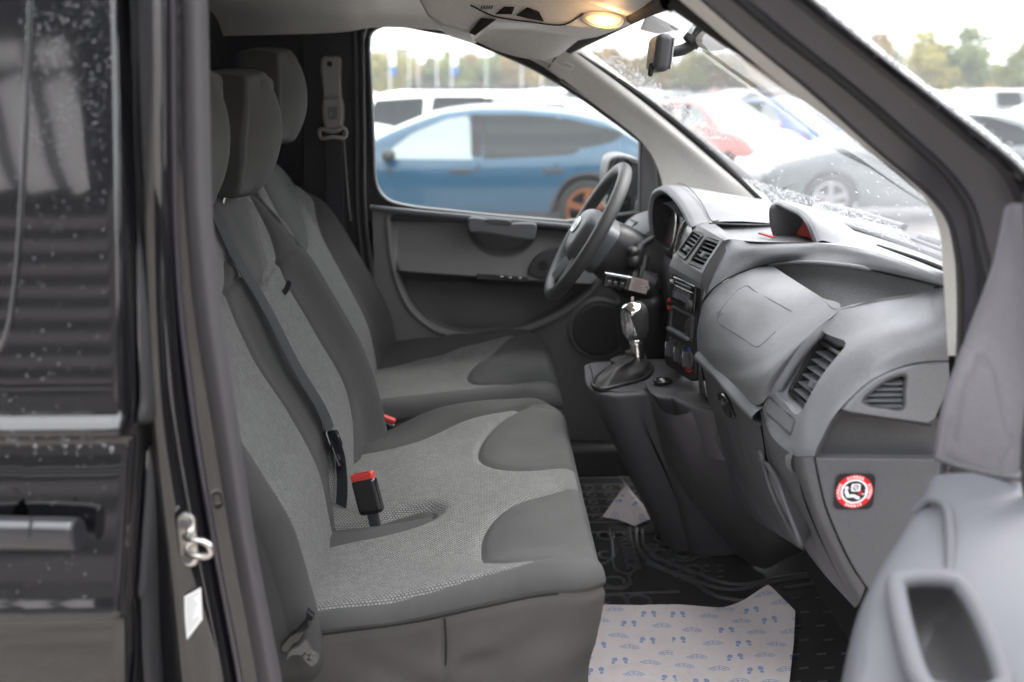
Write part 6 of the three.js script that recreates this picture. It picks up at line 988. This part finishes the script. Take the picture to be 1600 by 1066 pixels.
const SUV = { L: 4.5, w: .92, belt: 1.06, roof: 1.66, wx: [1.38, -1.38], r: .36, rails: true,
  top: [[-2.25, .98], [-2.15, 1.25], [-1.95, 1.56], [-1.4, 1.66], [-.6, 1.68], [.1, 1.66], [.45, 1.58], [.95, 1.28], [1.2, 1.12], [1.8, 1.03], [2.15, .90], [2.25, .72]],
  wins: [[[1.0, 1.09], [.58, 1.40], [.25, 1.56], [-.05, 1.59], [-.08, 1.08]], [[-.16, 1.08], [-.14, 1.59], [-.9, 1.59], [-.98, 1.10]], [[-1.06, 1.12], [-1.02, 1.58], [-1.7, 1.54], [-1.85, 1.25]]], ws: [[.42, 1.12], [-2.2, -1.95]] };
const SALOON = { L: 4.6, w: .90, belt: .95, roof: 1.44, wx: [1.42, -1.40], r: .32,
  top: [[-2.3, .80], [-2.2, 1.0], [-1.7, 1.06], [-1.35, 1.24], [-.9, 1.41], [-.3, 1.45], [.2, 1.41], [.7, 1.20], [1.1, 1.0], [1.7, .90], [2.15, .78], [2.3, .6]],
  wins: [[[.92, .98], [.5, 1.22], [.15, 1.35], [-.1, 1.37], [-.12, .97]], [[-.2, .97], [-.18, 1.37], [-.6, 1.36], [-1.05, 1.22], [-1.2, 1.0]]], ws: [[.28, 1.06], [-1.62, -1.0]] };
const SMALL = { L: 3.6, w: .82, belt: .97, roof: 1.50, wx: [1.15, -1.12], r: .29, handles: [-.15], gaps: [.6, -.45], mx: .6,
  top: [[-1.8, .80], [-1.72, 1.1], [-1.45, 1.40], [-.9, 1.50], [-.3, 1.52], [.15, 1.45], [.55, 1.22], [.85, 1.04], [1.3, .94], [1.66, .80], [1.8, .62]],
  wins: [[[.68, 1.0], [.36, 1.24], [.08, 1.40], [-.38, 1.43], [-.40, 1.0]], [[-.48, 1.02], [-.46, 1.43], [-.95, 1.40], [-1.2, 1.15]]], ws: [[.18, .8], [-1.7, -1.4]] };
const place = (c, x, z, turn) => { c.position.set(x, 0, z); c.rotation.y = turn; return c; };
const blue = place(car('blue_hatchback', 'bright blue hatchback with copper wheels seen through the driver window', HATCH, 'teal'), -.24, -10.3, Math.PI);
const protos = {}; const proto = (kind, o, colour, label, group) => protos[kind + colour] ??= car(colour.replace('pale', 'pale_') + '_' + kind, label, o, colour, group);
const OC = { suv: SUV, saloon: SALOON, small_car: SMALL, hatchback: HATCH };
function addCar(kind, colour, x, z, turn, label, group) { const k = kind + colour; let c; if (!protos[k]) { c = protos[k] = car(colour.replace('palegrey', 'pale_grey') + '_' + kind, label, OC[kind], colour, group); } else { c = protos[k].clone(); c.name = numbered(colour.replace('palegrey', 'pale_grey') + '_' + kind); scene.add(c); c.userData = { label, category: 'car' }; if (group) c.userData.group = group; } return place(c, x, z, turn); }
// near neighbours that can be told apart
addCar('suv', 'white', -5.6, -15.5, Math.PI, 'white estate with dark side windows behind the nose of the blue hatchback');
addCar('saloon', 'palegrey', 5.8, -11.6, Math.PI, 'pale grey car close in front of the windscreen, right of the dashboard display');
addCar('small_car', 'red', 4.3, -17.0, -1.05, 'small faded red car seen through the windscreen left of the pale grey car');
addCar('hatchback', 'blue', 6.6, -20.0, -1.3, 'small blue hatchback just right of the small red car');
addCar('suv', 'silver', 7.9, -5.2, Math.PI * .86, 'silver estate cut by the right edge of the picture beyond the open door');
const far = (kind, colour, x, z, turn) => addCar(kind, colour, x, z, turn, `${colour.replace('palegrey', 'pale grey')} ${kind.replace('_', ' ').replace('suv', 'estate')} among the rows of parked cars in the blurred background`, `${colour.replace('palegrey', 'pale grey')} ${kind.replace('_', ' ').replace('suv', 'estate')} cars in the far rows`);
{
  const pick = () => { const t = rnd(); const col = t < .46 ? 'white' : t < .62 ? 'silver' : t < .74 ? 'grey' : t < .82 ? 'black' : t < .9 ? 'navy' : t < .95 ? 'red' : 'palegrey'; const k = rnd(); return [k < .4 ? 'suv' : k < .7 ? 'saloon' : 'small_car', col]; };
  let n = 0;
  for (let j = 0; j < 26; j++) { const z = -13.2 - j * 2.75 - (j > 6 ? (j - 6) * .9 : 0); for (const bx of [-18, -11.5, 0.3, 6.8, 17.5, 24, 35, 41.5, 53]) { const d = 1.95 - z, tl = -.17, tr = .62; if (bx < tl * d - 3 || bx > tr * d + 2) continue; if (Math.hypot(bx - 4.3, z + 17) < 4.2 || Math.hypot(bx - 6.6, z + 20) < 4 || Math.hypot(bx - 5.8, z + 11.6) < 4.6 || Math.hypot(bx + 5.6, z + 15.5) < 4) continue; if (rnd() < .12) continue; const [k, c] = pick(); far(k, j < 3 && bx < 1 ? 'white' : c, bx + rr(-.3, .3), z + rr(-.15, .15), (rnd() < .75 ? Math.PI : 0) + rr(-.03, .03)); n++; } }
  for (let j = 0; j < 7; j++) for (const bx of [16.5 + j * 3.1, 23 + j * 2.2]) far(...pick(), bx, -8.5 - j * 3.1, Math.PI + rr(-.05, .05));
  console.log('far cars', n);
}
// ---------------------------------------------------------------- trees, bank, lamps, fence
const leafM = [[.19, .22, .035], [.28, .25, .04], [.30, .20, .04], [.13, .18, .035]].map((c, i) => mat('leaf' + i, c, .9, { transmission: .25, thickness: 0, side: THREE.DoubleSide })); mat('bark', [.09, .075, .06], .95);
function treeProto(i, h, label, group) {
  const t = thing('tree', label, 'tree', [0, 0, 0], group); const tr = [new THREE.CylinderGeometry(.08, .22, h * .5, 8).translate(0, h * .25, 0)]; const lobes = [];
  for (let k = 0; k < 11; k++) { const a = rnd() * 6.28, el = rr(.3, .92), rad = rr(.2, 1) * h * .30 * Math.sin(Math.min(1, (1.08 - el) * 1.9) * 1.5); lobes.push([Math.cos(a) * rad, h * el, Math.sin(a) * rad, h * rr(.10, .19)]); const e = V(Math.cos(a) * rad, h * el, Math.sin(a) * rad); tr.push(bar(V(0, h * .3, 0), e, .07, .07, .02)); }
  const P = [], I = []; for (const [x, y, z, r] of lobes) for (let k = 0; k < 260; k++) { const d = V(rr(-1, 1), rr(-1, 1), rr(-1, 1)); if (d.length() > 1) d.normalize(); const c = V(x, y, z).addScaledVector(d, r * (.75 + .5 * rnd())); const s = h * .018 * rr(.7, 1.5); const u = V(rr(-1, 1), rr(-1, 1), rr(-1, 1)).normalize().multiplyScalar(s), v = V(rr(-1, 1), rr(-1, 1), rr(-1, 1)).cross(u).normalize().multiplyScalar(s * .7); const b = P.length / 3; for (const [a, e] of [[-1, -1], [1, -1], [1, 1], [-1, 1]]) P.push(c.x + u.x * a + v.x * e, c.y + u.y * a + v.y * e, c.z + u.z * a + v.z * e); I.push(b, b + 1, b + 2, b, b + 2, b + 3); }
  const g = new THREE.BufferGeometry(); g.setAttribute('position', new THREE.Float32BufferAttribute(P, 3)); g.setIndex(I); g.computeVertexNormals();
  part(t, 'trunk', tr, M.bark); part(t, 'crown', g, leafM[i]); return t;
}
const TL = ['green leafy tree in the tree line beyond the car park', 'yellow green tree in the tree line beyond the car park', 'golden autumn tree in the tree line beyond the car park', 'dark green tree in the tree line beyond the car park'];
const TP = TL.map((l, i) => treeProto(i, 8, l, ['green', 'yellow green', 'golden', 'dark green'][i] + ' trees of the far tree line'));
{
  const usedP = new Set(); const put = (i, x, z, s) => { const t = usedP.has(i) ? TP[i].clone() : TP[i]; if (usedP.has(i)) { t.name = numbered('tree'); scene.add(t); } usedP.add(i); t.position.set(x, 0, z); t.scale.set(s * rr(1, 1.35), s, s * rr(1, 1.35)); t.rotation.y = rnd() * 6; };
  for (let k = 0; k < 62; k++) { const x = -34 + k * 1.6; put(Math.floor(rnd() * 4), x + rr(-1, 1), -128 + rr(-7, 4), rr(.62, .86)); }
  for (let k = 0; k < 22; k++) { const x = 34 + k * 4.2; put(Math.floor(rnd() * 4), x + rr(-1.5, 1.5), -118 + k * 2.2 + rr(-6, 6), rr(.8, 1.12)); }
  put(0, 75, -92, 1.45); put(1, 66, -92, 1.15); put(1, 58, -96, .95); put(3, 84, -90, 1.2); put(2, 80, -84, 1.0);
  const bankM = mat('grass', [.13, .16, .045], 1, { map: blot }); const bank = new THREE.Mesh(new THREE.CylinderGeometry(2.2, 2.2, 220, 20, 1).rotateZ(Math.PI / 2).scale(1, .5, 2), bankM); bank.position.set(60, 0, -110); bank.rotation.y = -.25; bank.name = 'grass_bank'; bank.userData.kind = 'structure'; scene.add(bank);
  const wood = new THREE.InstancedMesh(new THREE.IcosahedronGeometry(1, 1), leafM[0], 1100); const m = new THREE.Matrix4(); for (let k = 0; k < 1100; k++) { const s = rr(.4, .9); m.compose(V(rr(-60, 110), rr(.3, 4.4), -136 + rr(-4, 4)), new THREE.Quaternion().setFromEuler(new THREE.Euler(rnd() * 6, rnd() * 6, 0)), V(s * 1.3, s, s)); wood.setMatrixAt(k, m); } wood.name = 'undergrowth'; wood.userData = { kind: 'stuff', label: 'dense undergrowth behind the tree line', category: 'bushes' }; scene.add(wood);
  const fence = thing('site_fence', 'long dark low fence between the parked cars and the trees', 'fence', [0, 0, -104]); for (let k = 0; k < 26; k++) part(fence, 'fence_panel', rbox(1.9, 1.9, .06, .02, 1).translate(-6 + k * 2, 1.0, -104), M.cladding);
  const poleM = mat('polepaint', [.6, .6, .62], .5);
  for (const [px, z, h] of [[640, -80, 5.6], [654, -84, 5.6], [683, -70, 5.4], [760, -88, 5.4], [815, -74, 5.6], [846, -92, 5.6], [1410, -80, 5.0]]) { const b = at(px, 150, z); const l = thing('lamp_post', 'slim pale lamp post standing among the far parked cars', 'lamp post', [b.x, 0, z], 'slim lamp posts in the car park'); part(l, 'post', new THREE.CylinderGeometry(.035, .05, h, 10).translate(b.x, h / 2, z), poleM); part(l, 'lamp_head', rbox(.6, .1, .22, .04).translate(b.x + .2, h, z), poleM); }
  for (const [px, z, l] of [[706, -76, 'blue and white flag banner left of centre in the far car park'], [610, -76, 'blue and white flag banner at the left end of the driver window']]) { const b = at(px, 150, z); const f = thing('flag_banner', l, 'flag', [b.x, 0, z]); part(f, 'pole', new THREE.CylinderGeometry(.05, .05, 4.6, 10).translate(b.x, 2.3, z), poleM); part(f, 'cloth', rbox(.45, 1.1, .03, .01).translate(b.x + .24, 3.9, z), M.white); part(f, 'cloth_band', rbox(.45, .7, .034, .01).translate(b.x + .24, 3.0, z), paints.blue); }
}
// ---------------------------------------------------------------- building across the yard (seen only as reflection in the door)
{
  const b = thing('warehouse', 'dark clad warehouse with pale sign letters, reflected in the sliding door', 'building', [-6, 0, 14]); const zc = 14;
  part(b, 'wall', rbox(44, 8.4, .4, .02).translate(-4, 4.2, zc + .3), mat('wallclad', [.035, .035, .04], .6));
  const board = mat('cladboard', [.26, .24, .245], .55);
  const bg = []; for (let y = .3; y < 3.5; y += .36) bg.push(rbox(44, .17, .06, .02).translate(-4, y, zc + .07)); part(b, 'cladding_board', bg, board).userData.kind = 'stuff';
  const lm = mat('signletter', [.8, .78, .78], .6);
  for (const x of [-5.80, -6.44, -7.08]) { const lt = part(b, 'sign_letter', rbox(.40, 1.24, .12, .02).rotateZ(.34).translate(x, 4.28, zc + .02), lm); part(lt, 'letter_dot', rbox(.40, .25, .12, .02).rotateZ(.10).translate(x - .24, 5.12, zc + .02), lm); }
}
// ---------------------------------------------------------------- rain on the windscreen and roof edge
{
  const drop = new THREE.SphereGeometry(1, 8, 6), dm = new THREE.Matrix4(), list = [];
  const C = WSR.map(r => new THREE.CatmullRomCurve3(r, false, 'centripetal')); const sur = (u, v) => { const q = C.map(c => c.getPoint(u)); return new THREE.CatmullRomCurve3(q, false, 'centripetal').getPoint(v); };
  for (let k = 0; k < 4200; k++) { let u = rnd(), v = rnd(); const cl = rnd(); if (cl < .45) { u = .02 + .5 * rnd(); v = .02 + .16 * rnd() * (1 - u); } else if (cl < .75) { u = .04 + .10 * rnd() + .1 * rnd() * rnd(); v = .4 + .5 * rnd(); } const p = sur(u, v).add(V(.003, .003, 0)); const r = .0007 + .0018 * Math.pow(rnd(), 2.5); dm.compose(p, new THREE.Quaternion().setFromAxisAngle(V(0, 0, 1), -.65), V(r * 1.2, r * .5, r)); list.push(dm.clone()); }
  const im = new THREE.InstancedMesh(drop, M.screendrop, list.length); list.forEach((m, i) => im.setMatrixAt(i, m)); im.name = 'rain_drops'; im.userData.kind = 'stuff'; van.add(im);
  const l2 = []; for (let k = 0; k < 500; k++) { const t = rnd(); const px = lerp(1262, 1600, t), py = lerp(-5, 262, t); const p = at(px + rr(0, 30), py + rr(0, 14), .880); const r = .0005 + .0011 * Math.pow(rnd(), 2); dm.compose(p, new THREE.Quaternion(), V(r, r, r)); l2.push(dm.clone()); }
  const i2 = new THREE.InstancedMesh(drop, M.raindrop, l2.length); l2.forEach((m, i) => i2.setMatrixAt(i, m)); i2.name = 'rain_drops'; i2.userData.kind = 'stuff'; van.add(i2);
}
renderer.render(scene, camera);
